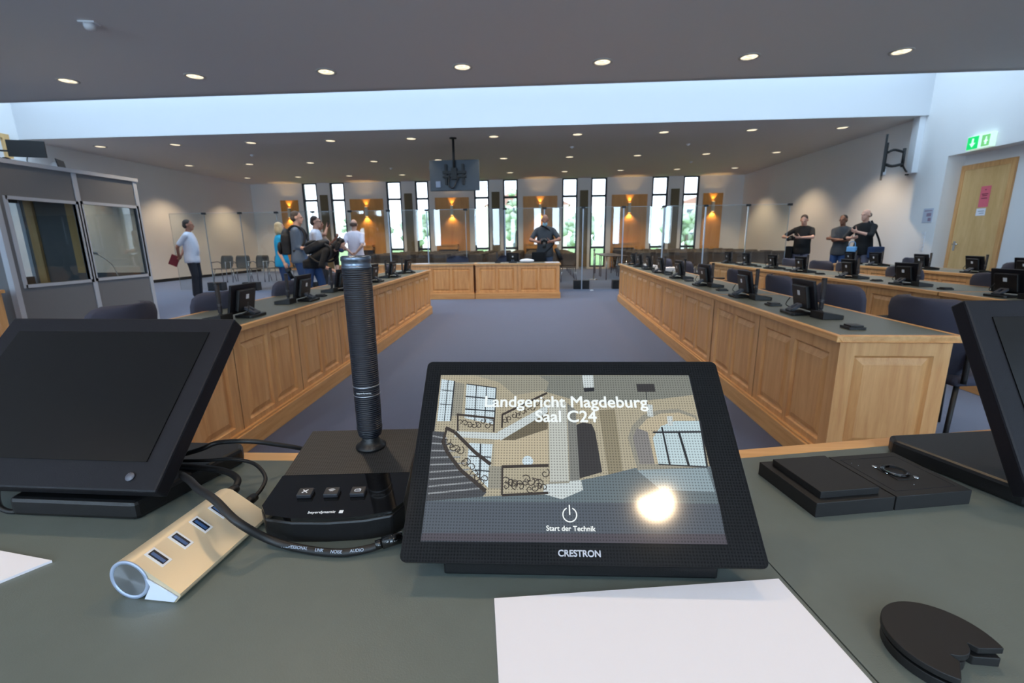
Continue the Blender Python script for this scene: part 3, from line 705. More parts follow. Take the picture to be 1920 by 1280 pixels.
# ================================================================= DESK EQUIPMENT
def monitor_model(tilt, off=(0, 0)):
    """touch monitor; the user sits towards -y. Bottom edge of the face runs along x at y = 0, z = .03"""
    o = thing('touch_monitor', 'x', 'monitor')
    R = Matrix.Rotation(-tilt, 3, 'X')   # leans the top to +y
    W, H = .27, .19
    def P(x, z, d): return Vector((0, 0, .03))+R @ Vector((x, d, z))
    rot = Matrix.Rotation(-tilt, 3, 'X')
    MB().box(P(0, H/2, .0085), (W, .017, H), rot).build('housing', BEZEL, o, bevel=.002)
    MB().box(P(0, H/2+.004, -.0004), (W-.042, .0012, H-.046), rot).build('screen', GLASSY, o)
    bc = MB().box(P(0, H/2-.005, .030), (W*.66, .026, H*.74), rot).build('back_cover', BLACK, o, bevel=.006)
    MB().box(P(0, H*.60, .0435), (.030, .001, .030), rot).build('label', LABELM, bc)
    MB().lathe([(.004, 0), (.004, .0012), (.0001, .0015)], P(W/2-.03, .013, -.0002), 14, rot @ Vector((0, -1, 0))).build('power_button', mat('grey_button', lin(92, 94, 104), .35), o)
    ox, oy = off
    MB().prism([(-.064+ox, .0+oy), (.064+ox, .0+oy), (.090+ox, .115+oy), (.080+ox, .13+oy), (-.080+ox, .13+oy), (-.090+ox, .115+oy)], 0, .019).build('base', BLACK, o, bevel=.004)
    a = Vector((0, .115+oy, .02)); c = P(0, H*.22, .036)
    m = MB(); d = c-a; n = Vector((0, -d.z, d.y)).normalized()*.008
    for x0, x1 in ((-.032, -.011), (.011, .032)): m._v([a+n+Vector((x0, 0, 0)), a+n+Vector((x1, 0, 0)), c+n+Vector((x1, 0, 0)), c+n+Vector((x0, 0, 0)), a-n+Vector((x0, 0, 0)), a-n+Vector((x1, 0, 0)), c-n+Vector((x1, 0, 0)), c-n+Vector((x0, 0, 0))], [(0, 1, 2, 3), (4, 7, 6, 5), (0, 4, 5, 1), (1, 5, 6, 2), (2, 6, 7, 3), (3, 7, 4, 0)])
    for k0, k1 in ((0, .3), (.75, 1.0)):
        p, q = a+d*k0, a+d*k1; x0, x1 = -.012, .012
        m._v([p+n+Vector((x0, 0, 0)), p+n+Vector((x1, 0, 0)), q+n+Vector((x1, 0, 0)), q+n+Vector((x0, 0, 0)), p-n+Vector((x0, 0, 0)), p-n+Vector((x1, 0, 0)), q-n+Vector((x1, 0, 0)), q-n+Vector((x0, 0, 0))], [(0, 1, 2, 3), (4, 7, 6, 5), (0, 4, 5, 1), (1, 5, 6, 2), (2, 6, 7, 3), (3, 7, 4, 0)])
    m.build('stand_arm', mat('dark_grey_stand', lin(60, 64, 74), .5), o)
    MB().box((0, .1+oy, .026), (.07, .03, .014)).build('stand_hinge', BLACK, o, bevel=.003)
    MB().tube([(.05, .06+oy, .03), (.07, .1, .05), (.045, .09, .1)], .003, 6).build('cable', RUBBER, o)
    return o
MESHTOP = dotted('perforated_black_metal', lin(50, 50, 50), lin(4, 4, 4), .0023, .36, .5)
RIDGE = mat('ribbed_black_sleeve', lin(20, 24, 34), .45)
nt = RIDGE.node_tree; b_ = nt.nodes['Principled BSDF']; tc = nt.nodes.new('ShaderNodeTexCoord'); wv = nt.nodes.new('ShaderNodeTexWave'); wv.bands_direction = 'Z'; wv.inputs['Scale'].default_value = 150
nt.links.new(tc.outputs['Object'], wv.inputs['Vector']); bp = nt.nodes.new('ShaderNodeBump'); bp.inputs['Distance'].default_value = .0006; bp.inputs['Strength'].default_value = .9
nt.links.new(wv.outputs['Fac'], bp.inputs['Height']); nt.links.new(bp.outputs['Normal'], b_.inputs['Normal'])
SYM = mat('white_print', lin(225, 228, 232), .5)
def mic_model(full):
    """conference microphone; user towards -y, centre of the base at the origin"""
    o = thing('conference_microphone', 'x', 'microphone')
    w2, y0, y1 = .0625, -.064, .064
    z = lambda y: .024+.022*(y-y0)/(y1-y0)
    # body
    m = MB(); ys = [y0, y0+.01, -.012, y1]; xs = [(-w2+.006, w2-.006), (-w2, w2), (-w2, w2), (-w2+.004, w2-.004)]
    fr = [(-w2+.008, y0), (-.03, y0-.005), (0, y0-.0065), (.03, y0-.005), (w2-.008, y0), (w2, y0+.012), (w2-.004, y1), (-w2+.004, y1), (-w2, y0+.012)]
    n = len(fr); vs = [Vector((x*.985, y*.985+.0, 0)) for x, y in fr]+[Vector((x, y, z(y)-.003)) for x, y in fr]
    m._v(vs, [tuple(range(n))[::-1], tuple(range(n, 2*n))]+[(i, (i+1) % n, n+(i+1) % n, n+i) for i in range(n)])
    m.build('base', BLACK, o, bevel=.002)
    m = MB(); f2 = [(-w2+.009, y0+.001), (-.03, y0-.004), (0, y0-.0055), (.03, y0-.004), (w2-.009, y0+.001), (w2-.001, y0+.012), (w2-.002, -.012), (-w2+.002, -.012), (-w2+.001, y0+.012)]
    n = len(f2); vs = [Vector((x, y, z(y)-.003)) for x, y in f2]+[Vector((x, y, z(y))) for x, y in f2]
    m._v(vs, [tuple(range(n, 2*n))]+[(i, (i+1) % n, n+(i+1) % n, n+i) for i in range(n)])
    m.build('glossy_front', GLOSS, o)
    rx = math.atan2(.022, y1-y0)
    c = Vector((0, (y1-.012)/2, z((y1-.012)/2)-.001))
    MB().box((0, 0, 0), (2*w2-.006, (y1+.012)/math.cos(rx)-.001, .002)).build('perforated_plate', MESHTOP, o, loc=c, rot=(rx, 0, 0))
    cx, cy = .012, .034
    zb = z(cy)
    MB().lathe([(.0155, 0), (.0155, .002), (.011, .004), (.0085, .009), (.0085, .014)], (cx, cy, zb-.001), 24).build('ball_joint', BLACK, o)
    col_ = MB().lathe([(.008, .0), (.0115, .003), (.0128, .010), (.0130, .0118), (.0126, .012), (.0128, .03), (.0138, .175)], (0, 0, 0), 40).build('microphone_column', RIDGE, o, loc=(cx, cy, zb+.010))
    MB().lathe([(.0138, .175), (.0143, .1755), (.0143, .1765), (.0137, .177), (.0137, .182), (.0143, .1825), (.0140, .186), (.0125, .187), (.0001, .187)], (0, 0, 0), 40).build('column_cap', mat('dark_blue_grey_metal', lin(112, 122, 136), .3, .9) if full else MATTE, col_)
    MB().lathe([(.01315, .047), (.0134, .0472), (.0134, .048), (.01318, .0482)], n=40).lathe([(.01322, .0565), (.0135, .0567), (.0135, .0575), (.01326, .0577)], n=40).build('silver_rings', ALU, col_)
    if full:
        rx2 = rx
        for k, s in enumerate(('x', 'w', 'o')):
            kx = -.028+k*.0235; ky = -.040
            key = MB().box((0, 0, 0), (.013, .010, .004)).build('key', mat('key_black', lin(34, 36, 42), .5), o, loc=(kx, ky, z(ky)+.002), rot=(rx2, 0, 0), bevel=.0008)
            m = MB()
            if k == 0: m.box((0, 0, 0), (.006, .0009, .0002), (0, 0, .7)).box((0, 0, 0), (.006, .0009, .0002), (0, 0, -.7))
            elif k == 1:
                for r in (.0014, .0026, .0038):
                    for i in range(8):
                        a = .75+i*(PI-1.5)/8; b2_ = .75+(i+1)*(PI-1.5)/8
                        m.quad(*[(q*math.cos(t), q*math.sin(t)-.002, 0) for q, t in ((r, a), (r+.0006, a), (r+.0006, b2_), (r, b2_))])
            else:
                m.box((0, -.0018, 0), (.005, .0006, .0002)).box((0, .0008, 0), (.004, .0006, .0002)).box((-.0025, -.0005, 0), (.0006, .0026, .0002)).box((.0025, -.0005, 0), (.0006, .0026, .0002)).quad((.001, .0018, 0), (.001, -.0002, 0), (.003, .0008, 0))
            m.build('key_symbol', SYM, key, loc=(0, 0, .0022))
            text('key_caption', ('Clear', 'Prio', 'Sync')[k], .0022, SYM, o, (kx+.003, ky+.0075, z(ky+.0075)+.0004), (rx2, 0, 0))
        text('maker_name', 'beyerdynamic', .0042, SYM, o, (-.006, -.0625, z(-.0625)+.0004), (rx2, 0, 0), bold=.0001)
        MB().box((0, 0, 0), (.0035, .0035, .0001)).build('maker_mark', SYM, o, loc=(.0105, -.0625, z(-.0625)+.0004), rot=(rx2, 0, .0))
        text('maker_name', 'beyerdynamic', .0026, SYM, col_, (.001, -.01345, .052), (PI/2, 0, 0))
    return o
def cbox_model():
    o = thing('connector_box', 'x', 'connector box')
    MB().b2(-.041, .041, -.042, .042, 0, .013).build('housing', BLACK, o, bevel=.001)
    MB().b2(-.031, .031, -.034, .030, .013, .021).build('lid', BLACK, o, bevel=.001)
    return o
MON = Stock(monitor_model(math.radians(11))); MIC = Stock(mic_model(False)); CBX = Stock(cbox_model())
H = .76
def station(x, y, rz, mo, mi, cb, l, g, cbl=None):
    """offsets are along the row, measured in metres from the monitor"""
    c_, s_ = math.cos(rz), math.sin(rz)
    f = lambda a, b: (x+a*c_-b*s_, y+a*s_+b*c_, H)
    MON.put(f(0, mo), rz+random.uniform(-.06, .06), 'touch monitor seen from behind, on the '+l, 'monitors '+g)
    MIC.put(f(mi[0], mi[1]), rz+random.uniform(-.1, .1), 'column microphone on the '+l, 'microphones '+g)
    if cb: CBX.put(f(cb[0], cb[1]), rz+random.uniform(-.03, .03), 'flat connector box on the '+l, 'connector boxes '+g)
# right front desk: users sit on the +x side, so the model's -y looks to +x
RR = PI/2
for k, y in enumerate((2.98, 3.86, 4.85, 5.8, 6.75, 7.55, 8.3, 8.95)):
    station(R1(y)+.19, y, RR, 0, (-.17, -.02), (-.50 if k == 0 else -.44+(-.06 if k < 3 else 0), .04), 'right front desk, %s place from our end' % ORD1[k], 'on the right front desk')
for k, y in enumerate((3.82, 4.85, 5.72, 6.75, 7.55, 8.5, 9.3)):
    station(3.47+.2, y, RR, 0, (-.18, 0), (-.48, .03), 'second-row right desk, %s place from our end' % ORD1[k], 'on the second-row right desk')
for k, y in enumerate((5.7, 6.35, 7.2, 8.15, 8.8)):
    station(5.42+.2, y, RR, 0, (-.17, 0), None, 'third-row right desk, %s place from our end' % ORD1[k], 'on the third-row right desk')
for k, y in enumerate((2.9, 3.72, 4.55, 5.5, 6.28, 7.1)):
    station(LX(y)-.19, y, -RR, 0, (.18, -.03), ((-.3, .03) if k in (1, 2) else None), 'left front desk, %s place from our end' % ORD1[k], 'on the left front desk')
MON.put((-.62, 10.33, H), bz+PI, 'black touch monitor on the far desk in front of the photographer', 'monitors on the far desk')
MIC.put((-.95, 10.25, H), bz+PI, 'black column microphone on the right unit of the far desk', 'microphones on the far desk')
# loose things on the desks
def sheets(x, y, z, w_, d_, h_, rz, label, name='paper_stack', m=PAPER):
    o = tag(MB().b2(-w_/2, w_/2, -d_/2, d_/2, 0, h_).build(name, m, loc=(x, y, z), rot=(0, 0, rz)), label, 'paper'); return o
sheets(1.93, 7.2, H, .3, .22, .05, .2, 'thick white paper stack on the right front desk before the chairs')
sheets(1.9, 8.3, H, .22, .3, .03, .1, 'white paper stack at the far part of the right front desk')
sheets(.25, 10.2, H, .3, .21, .012, .1, 'white papers at the right end of the far desk')
sheets(-2.6, 10.1, H, .3, .21, .004, -.1, 'white sheet on the left unit of the far desk')
tag(MB().ball((-.3, 10.17, H+.045), (.16, .1, .045), 16).build('white_bag', PAPER), 'crumpled white bag on the far desk before the photographer', 'bag')
sheets(-2.05, 2.35, H, .21, .3, .004, .1, 'white sheet at the near end of the left front desk', 'paper_sheet')
PICTURE = [('cream',[(-119.7,158.5),(106.4,158.4),(107.7,44.7),(-118.9,44.1)]),('ceil',[(-58.7,158.1),(106.4,158.4),(106.8,138.5),(37.1,129.0),(2.4,133.1),(-22.2,141.0)]),('ceil2',[(-88.3,158.1),(-29.2,158.2),(-20.2,151.3),(-22.2,143.1),(-50.9,137.9),(-65.8,151.2)]),('win',[(-118.8,154.2),(-106.4,152.1),(-106.2,112.4),(-118.1,112.3)]),('win',[(-95.1,149.0),(-67.8,145.0),(-68.0,109.4),(-94.2,115.3)]),('stone',[(-106.3,151.1),(-96.9,149.4),(-97.0,117.2),(-105.8,117.1)]),('white',[(-101.9,103.1),(-63.1,101.6),(-62.8,95.6),(-101.3,97.7)]),('cream2',[(-67.1,95.2),(-22.1,104.6),(-22.8,73.2),(-66.1,72.0)]),('shade',[(-61.1,95.3),(-21.7,121.4),(-22.1,105.5),(-50.1,95.4)]),('white',[(-64.8,102.5),(-21.6,128.7),(-21.7,121.0),(-62.0,94.9)]),('win',[(-88.6,92.4),(-68.6,91.7),(-70.4,54.8),(-76.9,61.2),(-89.2,74.2)]),('stair',[(-120.9,103.0),(-109.5,102.1),(-107.0,89.6),(-93.6,67.5),(-71.5,51.7),(-74.5,48.2),(-118.9,44.1)]),('door',[(0.7,102.9),(1.9,109.3),(8.1,111.8),(15.7,110.3),(18.1,103.0),(20.9,68.7),(2.6,63.3)]),('col',[(-20.6,131.1),(-5.1,131.1),(-6.1,59.5),(-21.3,58.6)]),('col2',[(-4.5,130.2),(2.7,123.4),(2.5,61.2),(-5.5,61.2)]),('pil',[(22.7,123.5),(36.7,124.5),(37.4,66.4),(25.6,66.8)]),('floor',[(3.3,62.0),(24.3,66.3),(47.3,72.2),(107.8,74.2),(107.7,44.7),(-118.9,44.1),(-74.5,48.2),(-26.4,50.3)]),('floorl',[(48.7,70.6),(104.7,72.8),(106.7,53.8),(65.3,54.9)]),('white',[(-26.3,57.7),(-12.7,60.3),(3.6,62.1),(4.7,54.1),(-12.4,46.8),(-26.7,50.7)]),('stone',[(44.8,97.9),(49.4,108.7),(60.1,119.0),(74.5,123.8),(91.8,124.8),(105.5,118.3),(104.8,73.6),(49.5,70.6)]),('cream2',[(49.5,96.1),(54.1,106.0),(63.0,115.2),(75.7,120.4),(91.2,121.4),(103.8,116.4),(103.8,76.1),(51.8,75.6)]),('grey',[(48.9,97.9),(53.4,106.9),(62.1,103.3),(63.8,75.7),(51.8,75.6)]),('glass',[(65.5,98.0),(73.8,108.5),(86.4,113.5),(107.5,113.7),(105.1,73.6),(66.6,75.4)]),('stone',[(-71.0,72.7),(-60.3,72.5),(-60.5,54.6),(-70.7,54.5)]),('white',[(10.5,158.2),(20.5,158.3),(20.2,144.2),(11.2,143.2)]),('dark',[(10.9,145.2),(20.6,145.6),(20.3,142.0),(11.4,141.1)]),('white',[(64.6,129.1),(69.7,128.6),(68.7,117.1),(64.0,117.7)]),('white',[(80.4,117.8),(85.1,117.8),(83.9,108.9),(80.0,109.3)]),('panel',[(-119.1,44.1),(107.9,44.7),(107.2,23.0),(-118.9,20.4)]),('panel2',[(-118.9,20.4),(107.2,23.0),(107.4,15.8),(-119.5,15.1)])]
LINES = [('dark',0.7,[(-112.4,153.2),(-111.8,112.3)]),('dark',0.7,[(-117.6,142.8),(-106.1,141.6)]),('dark',0.7,[(-117.5,128.7),(-105.9,128.0)]),('dark',1.2,[(-106.4,152.1),(-106.2,112.4)]),('dark',0.8,[(-85.8,147.4),(-85.2,112.5)]),('dark',0.8,[(-76.6,146.2),(-76.4,111.2)]),('dark',1.2,[(-95.0,136.4),(-67.8,133.7)]),('dark',1.2,[(-94.5,123.9),(-67.9,121.9)]),('dark',1.0,[(-95.1,149.0),(-67.8,145.0),(-68.0,109.4)]),('dark',1.2,[(-78.8,91.9),(-77.7,61.2)]),('dark',1.0,[(-88.1,81.0),(-69.4,80.2)]),('dark',1,[(-82.3,69.3),(-70.1,68.4)]),('stairl',1.3,[(-120.3,98.4),(-107.7,96.4)]),('stairl',1.3,[(-120.1,92.0),(-103.4,90.9)]),('stairl',1.3,[(-119.8,85.6),(-99.2,85.4)]),('stairl',1.3,[(-119.6,79.4),(-95.0,80.1)]),('stairl',1.3,[(-119.3,73.3),(-91.0,74.9)]),('stairl',1.3,[(-119.1,67.3),(-86.9,69.7)]),('stairl',1.3,[(-118.8,61.4),(-83.0,64.7)]),('stairl',1.3,[(-118.6,55.6),(-79.1,59.7)]),('stairl',1.3,[(-118.4,49.9),(-75.2,54.8)]),('rail',3,[(-110.0,106.2),(-101.8,102.2),(-83.3,84.5),(-69.4,74.1)]),('rail',3,[(-111.4,94.9),(-106.5,84.3),(-93.8,69.2),(-72.4,52.5)]),('rail',2.2,[(-108.7,106.2),(-110.7,94.9)]),('rail',2,[(-101.5,118.7),(-67.9,115.0)]),('rail',2,[(-61.9,118.3),(-21.9,140.0)]),('rail',2.5,[(-60.3,72.2),(-22.0,73.7)]),('rail',2,[(-59.5,49.3),(-22.8,51.6)]),('rail',1.5,[(-59.8,72.2),(-59.4,49.3)]),('rail',1.5,[(-100.5,118.7),(-99.1,103.1)]),('rail',1.5,[(-68.3,115.4),(-68.2,102.4)]),('rail',1.5,[(-61.4,118.3),(-61.3,106.1)]),('dark',1.5,[(66.3,103.0),(107.1,103.7)]),('dark',2,[(87.9,103.2),(90.7,74.3)]),('dark',1.5,[(74.5,107.9),(75.7,75.0)]),('dark',1.5,[(107.5,113.7),(105.1,73.6)]),('dark',1,[(66.6,75.4),(105.1,73.6)]),('dark',0.6,[(66.3,145.4),(65.3,129.1)]),('door',8,[(58.4,145.3),(74.3,145.4)]),('stone',1.5,[(-22.3,59.4),(-6.0,60.3)]),('rail',0.75,[(-58.7,57.6),(-60.0,60.2),(-59.2,62.7),(-57.1,63.9),(-55.0,63.2),(-54.1,61.6),(-54.5,60.1),(-55.6,59.5),(-56.6,59.8),(-56.9,60.6)]),('rail',0.75,[(-48.0,58.5),(-50.3,56.6),(-52.9,56.8),(-54.5,58.6),(-54.5,60.7),(-53.2,61.9),(-51.6,61.9),(-50.7,61.0),(-50.8,59.9),(-51.4,59.5)]),('rail',0.75,[(-48.6,53.6),(-51.2,54.9),(-52.1,57.4),(-51.2,59.5),(-49.2,60.3),(-47.5,59.6),(-46.9,58.1),(-47.4,57.0),(-48.4,56.6),(-49.1,57.0)]),('rail',0.75,[(-48.5,54.6),(-48.1,57.5),(-46.0,59.1),(-43.6,58.8),(-42.3,57.2),(-42.5,55.4),(-43.7,54.4),(-44.9,54.5),(-45.5,55.3),(-45.4,56.1)]),('rail',0.75,[(-43.3,64.5),(-40.6,65.6),(-38.1,64.7),(-37.1,62.5),(-37.8,60.5),(-39.5,59.7),(-40.9,60.1),(-41.5,61.3),(-41.1,62.3),(-40.4,62.5)]),('rail',0.75,[(-35.1,63.8),(-33.5,61.3),(-34.0,58.7),(-35.9,57.3),(-38.0,57.6),(-39.1,59.0),(-38.9,60.6),(-37.9,61.4),(-36.9,61.2),(-36.5,60.5)]),('rail',0.75,[(-35.4,62.2),(-32.5,62.7),(-30.3,61.3),(-29.8,59.0),(-30.9,57.2),(-32.6,56.7),(-34.0,57.5),(-34.3,58.7),(-33.7,59.6),(-32.9,59.7)]),('rail',0.75,[(-33.3,60.4),(-31.0,62.2),(-28.4,62.0),(-26.9,60.2),(-27.0,58.1),(-28.4,56.9),(-29.9,56.9),(-30.8,57.9),(-30.7,58.9),(-30.0,59.4)]),('rail',0.75,[(-23.2,70.9),(-21.6,68.4),(-22.2,65.7),(-24.1,64.2),(-26.2,64.5),(-27.3,66.0),(-27.1,67.5),(-26.0,68.4),(-25.0,68.2),(-24.6,67.5)]),('rail',0.75,[(-57.9,59.3),(-55.7,59.2),(-54.3,57.6),(-54.3,55.8),(-55.5,54.7),(-56.9,54.7),(-57.7,55.6),(-57.7,56.6),(-57.2,57.1),(-56.6,57.0)]),('rail',0.75,[(-54.2,62.0),(-52.0,61.8),(-50.5,60.3),(-50.5,58.5),(-51.7,57.4),(-53.1,57.3),(-54.0,58.2),(-54.0,59.2),(-53.4,59.7),(-52.8,59.6)]),('rail',0.75,[(-51.2,57.1),(-51.9,59.3),(-51.0,61.1),(-49.2,61.7),(-47.8,61.0),(-47.3,59.7),(-47.7,58.6),(-48.7,58.2),(-49.4,58.6),(-49.5,59.2)]),('rail',0.75,[(-47.9,57.2),(-47.9,59.4),(-46.5,60.9),(-44.7,60.9),(-43.5,59.8),(-43.4,58.4),(-44.2,57.5),(-45.2,57.5),(-45.7,58.0),(-45.7,58.6)]),('rail',0.75,[(-39.6,62.3),(-38.5,60.3),(-39.0,58.3),(-40.5,57.4),(-42.1,57.7),(-42.9,58.8),(-42.7,60.0),(-41.8,60.6),(-41.1,60.4),(-40.8,59.8)]),('rail',0.75,[(-35.3,52.0),(-37.4,51.4),(-39.2,52.4),(-39.7,54.1),(-39.0,55.5),(-37.7,56.0),(-36.6,55.5),(-36.3,54.5),(-36.7,53.8),(-37.3,53.7)]),('rail',0.75,[(-30.8,56.6),(-30.9,54.4),(-32.3,52.9),(-34.1,52.8),(-35.3,53.9),(-35.4,55.2),(-34.6,56.1),(-33.6,56.2),(-33.0,55.7),(-33.1,55.1)]),('rail',0.75,[(-32.4,58.3),(-30.4,59.3),(-28.4,58.7),(-27.6,57.1),(-28.0,55.6),(-29.2,54.9),(-30.4,55.2),(-30.9,56.0),(-30.6,56.8),(-30.1,57.0)]),('rail',0.75,[(-29.2,55.3),(-28.3,57.4),(-26.4,58.2),(-24.7,57.6),(-24.0,56.2),(-24.5,54.9),(-25.6,54.3),(-26.5,54.6),(-26.8,55.4),(-26.5,55.9)]),('rail',0.75,[(-98.7,108.2),(-100.0,110.3),(-99.8,112.4),(-98.4,113.4),(-96.8,113.1),(-95.9,111.9),(-96.0,110.7),(-96.7,110.1),(-97.5,110.3),(-97.8,110.8)]),('rail',0.75,[(-96.5,111.3),(-94.9,112.9),(-92.9,112.8),(-91.6,111.4),(-91.5,109.7),(-92.4,108.6),(-93.5,108.6),(-94.3,109.4),(-94.3,110.2),(-93.9,110.6)]),('rail',0.75,[(-91.5,111.2),(-89.3,111.5),(-87.6,110.3),(-87.2,108.4),(-88.0,107.0),(-89.3,106.7),(-90.3,107.4),(-90.6,108.4),(-90.2,109.0),(-89.6,109.1)]),('rail',0.75,[(-84.6,111.4),(-83.1,109.6),(-83.2,107.5),(-84.5,106.2),(-86.1,106.3),(-87.0,107.4),(-87.1,108.7),(-86.4,109.4),(-85.6,109.3),(-85.2,108.8)]),('rail',0.75,[(-84.0,110.7),(-81.8,111.1),(-80.1,110.0),(-79.5,108.1),(-80.3,106.7),(-81.6,106.3),(-82.6,106.9),(-82.9,107.9),(-82.5,108.6),(-82.0,108.7)]),('rail',0.75,[(-77.1,115.5),(-75.7,113.6),(-75.8,111.4),(-77.2,110.2),(-78.7,110.4),(-79.7,111.5),(-79.7,112.8),(-78.9,113.5),(-78.2,113.3),(-77.8,112.8)]),('rail',0.75,[(-72.3,110.8),(-71.4,108.6),(-72.1,106.6),(-73.7,105.9),(-75.2,106.5),(-75.8,107.8),(-75.5,109.0),(-74.6,109.4),(-73.9,109.1),(-73.7,108.5)]),('rail',0.75,[(-71.9,113.4),(-69.7,113.3),(-68.3,111.7),(-68.3,109.8),(-69.3,108.6),(-70.7,108.6),(-71.6,109.4),(-71.6,110.5),(-71.1,111.0),(-70.5,111.0)]),('rail',0.75,[(-58.4,116.6),(-56.8,114.9),(-56.6,112.8),(-57.8,111.3),(-59.3,111.2),(-60.4,112.1),(-60.6,113.4),(-60.0,114.2),(-59.2,114.2),(-58.8,113.8)]),('rail',0.75,[(-55.5,111.3),(-57.3,112.7),(-57.7,114.8),(-56.8,116.5),(-55.2,116.8),(-54.1,116.0),(-53.8,114.8),(-54.3,113.9),(-55.0,113.8),(-55.5,114.2)]),('rail',0.75,[(-50.0,121.2),(-48.6,119.3),(-48.8,117.1),(-50.2,115.8),(-51.7,115.9),(-52.7,117.0),(-52.7,118.3),(-51.9,119.0),(-51.2,119.0),(-50.8,118.4)]),('rail',0.75,[(-44.5,116.4),(-46.4,115.2),(-48.3,115.6),(-49.4,117.2),(-49.1,118.9),(-48.0,119.8),(-46.8,119.6),(-46.2,118.7),(-46.4,117.9),(-46.9,117.6)]),('rail',0.75,[(-45.7,118.6),(-46.1,121.0),(-45.0,122.8),(-43.3,123.3),(-41.9,122.4),(-41.5,120.9),(-42.1,119.8),(-43.1,119.5),(-43.7,120.0),(-43.8,120.6)]),('rail',0.75,[(-39.8,121.1),(-41.5,122.6),(-41.8,124.8),(-40.7,126.4),(-39.1,126.7),(-38.0,125.8),(-37.8,124.5),(-38.4,123.7),(-39.1,123.6),(-39.6,124.0)]),('rail',0.75,[(-33.6,128.4),(-32.4,126.3),(-32.9,124.1),(-34.4,123.0),(-35.9,123.3),(-36.7,124.5),(-36.6,125.8),(-35.7,126.4),(-35.0,126.2),(-34.7,125.7)]),('rail',0.75,[(-33.8,131.1),(-31.9,132.4),(-29.9,131.8),(-28.9,130.1),(-29.3,128.4),(-30.4,127.5),(-31.6,127.8),(-32.1,128.7),(-31.9,129.5),(-31.4,129.8)]),('rail',0.75,[(-28.2,134.8),(-26.0,134.6),(-24.7,132.9),(-24.8,130.8),(-26.0,129.6),(-27.4,129.7),(-28.2,130.6),(-28.2,131.7),(-27.5,132.3),(-27.0,132.2)]),('rail',0.75,[(-104.2,95.7),(-104.2,92.7),(-106.0,90.9),(-108.4,91.0),(-109.9,92.6),(-110.1,94.4),(-109.1,95.6),(-107.8,95.5),(-107.1,94.7),(-107.1,93.9)]),('rail',0.75,[(-104.9,85.5),(-107.1,87.6),(-107.4,90.3),(-106.0,92.1),(-104.0,92.2),(-102.5,91.0),(-102.2,89.4),(-103.0,88.4),(-104.0,88.4),(-104.6,89.0)]),('rail',0.75,[(-97.9,88.0),(-99.5,85.7),(-102.0,85.4),(-104.0,86.8),(-104.6,88.9),(-103.7,90.4),(-102.2,90.7),(-101.1,89.9),(-100.9,88.9),(-101.3,88.3)]),('rail',0.75,[(-102.3,88.6),(-100.0,90.2),(-97.4,89.7),(-96.0,87.7),(-96.1,85.6),(-97.5,84.5),(-99.0,84.7),(-99.8,85.8),(-99.7,86.8),(-99.1,87.2)]),('rail',0.75,[(-94.1,89.3),(-92.3,86.8),(-92.6,84.2),(-94.3,82.8),(-96.4,83.1),(-97.6,84.5),(-97.5,86.1),(-96.6,86.9),(-95.6,86.7),(-95.1,86.0)]),('rail',0.75,[(-89.5,79.0),(-88.1,76.4),(-88.8,74.0),(-90.8,72.9),(-92.8,73.6),(-93.7,75.1),(-93.4,76.6),(-92.3,77.2),(-91.3,76.8),(-91.0,76.1)]),('rail',0.75,[(-92.6,75.6),(-91.6,78.2),(-89.2,79.1),(-87.1,78.1),(-86.2,76.2),(-86.8,74.5),(-88.1,74.0),(-89.3,74.4),(-89.7,75.4),(-89.3,76.0)]),('rail',0.75,[(-88.9,72.2),(-87.2,74.4),(-84.7,74.7),(-82.9,73.3),(-82.5,71.3),(-83.4,69.8),(-84.8,69.6),(-85.9,70.4),(-86.0,71.3),(-85.6,71.9)]),('rail',0.75,[(-85.7,65.4),(-84.8,67.9),(-82.6,69.0),(-80.4,68.2),(-79.4,66.4),(-79.9,64.8),(-81.1,64.1),(-82.3,64.5),(-82.8,65.4),(-82.5,66.0)]),('rail',0.75,[(-78.4,60.1),(-81.1,61.0),(-82.3,63.2),(-81.8,65.3),(-80.1,66.3),(-78.4,65.8),(-77.6,64.6),(-77.9,63.4),(-78.7,63.0),(-79.4,63.2)]),('rail',0.75,[(-80.2,58.9),(-79.1,61.3),(-76.8,62.1),(-74.8,61.2),(-74.0,59.4),(-74.6,57.8),(-75.9,57.3),(-77.0,57.8),(-77.4,58.7),(-77.0,59.3)]),('rail',0.75,[(-76.2,59.6),(-76.8,62.3),(-75.5,64.3),(-73.4,64.8),(-71.6,63.7),(-71.2,62.1),(-71.9,60.8),(-73.1,60.5),(-73.9,61.1),(-74.0,61.8)])]
# ================================================================= THE BENCH AND WHAT LIES ON IT
BZ = .98
seam = lambda y: .181-.138*(y-.322)
g = .0006
ax = math.atan2(.042, .199)
yl = lambda x: .513+.024*(x-.155)      # far edge of the left part
yr = lambda x: .513+.211*(x-.155)      # far edge of the right part
def bench(name, label, pts_rim, pts_top, x0, x1, ye, inner):
    o = thing(name, label, 'bench', group='judges bench parts')
    MB().prism(pts_top, BZ-.03, BZ).build('bench_top', LINO, o)
    MB().prism(pts_rim, BZ-.035, BZ+.0004).build('top_edging', OAK_H, o, bevel=.002)
    m = MB().prism([(x0+.0, ye(x0)-.03), (x1, ye(x1)-.03), (x1, ye(x1)-.06), (x0, ye(x0)-.06)], 0, BZ-.035)
    m.build('front_panel', OAK_V, o)
    m = MB()
    for x in inner: m.b2(x-.02, x+.02, -.30, ye(x)-.06, 0, BZ-.035)
    m.build('support', OAK_V, o)
    return o
RW = .021
sx = seam(.513); sx2 = seam(-.38)
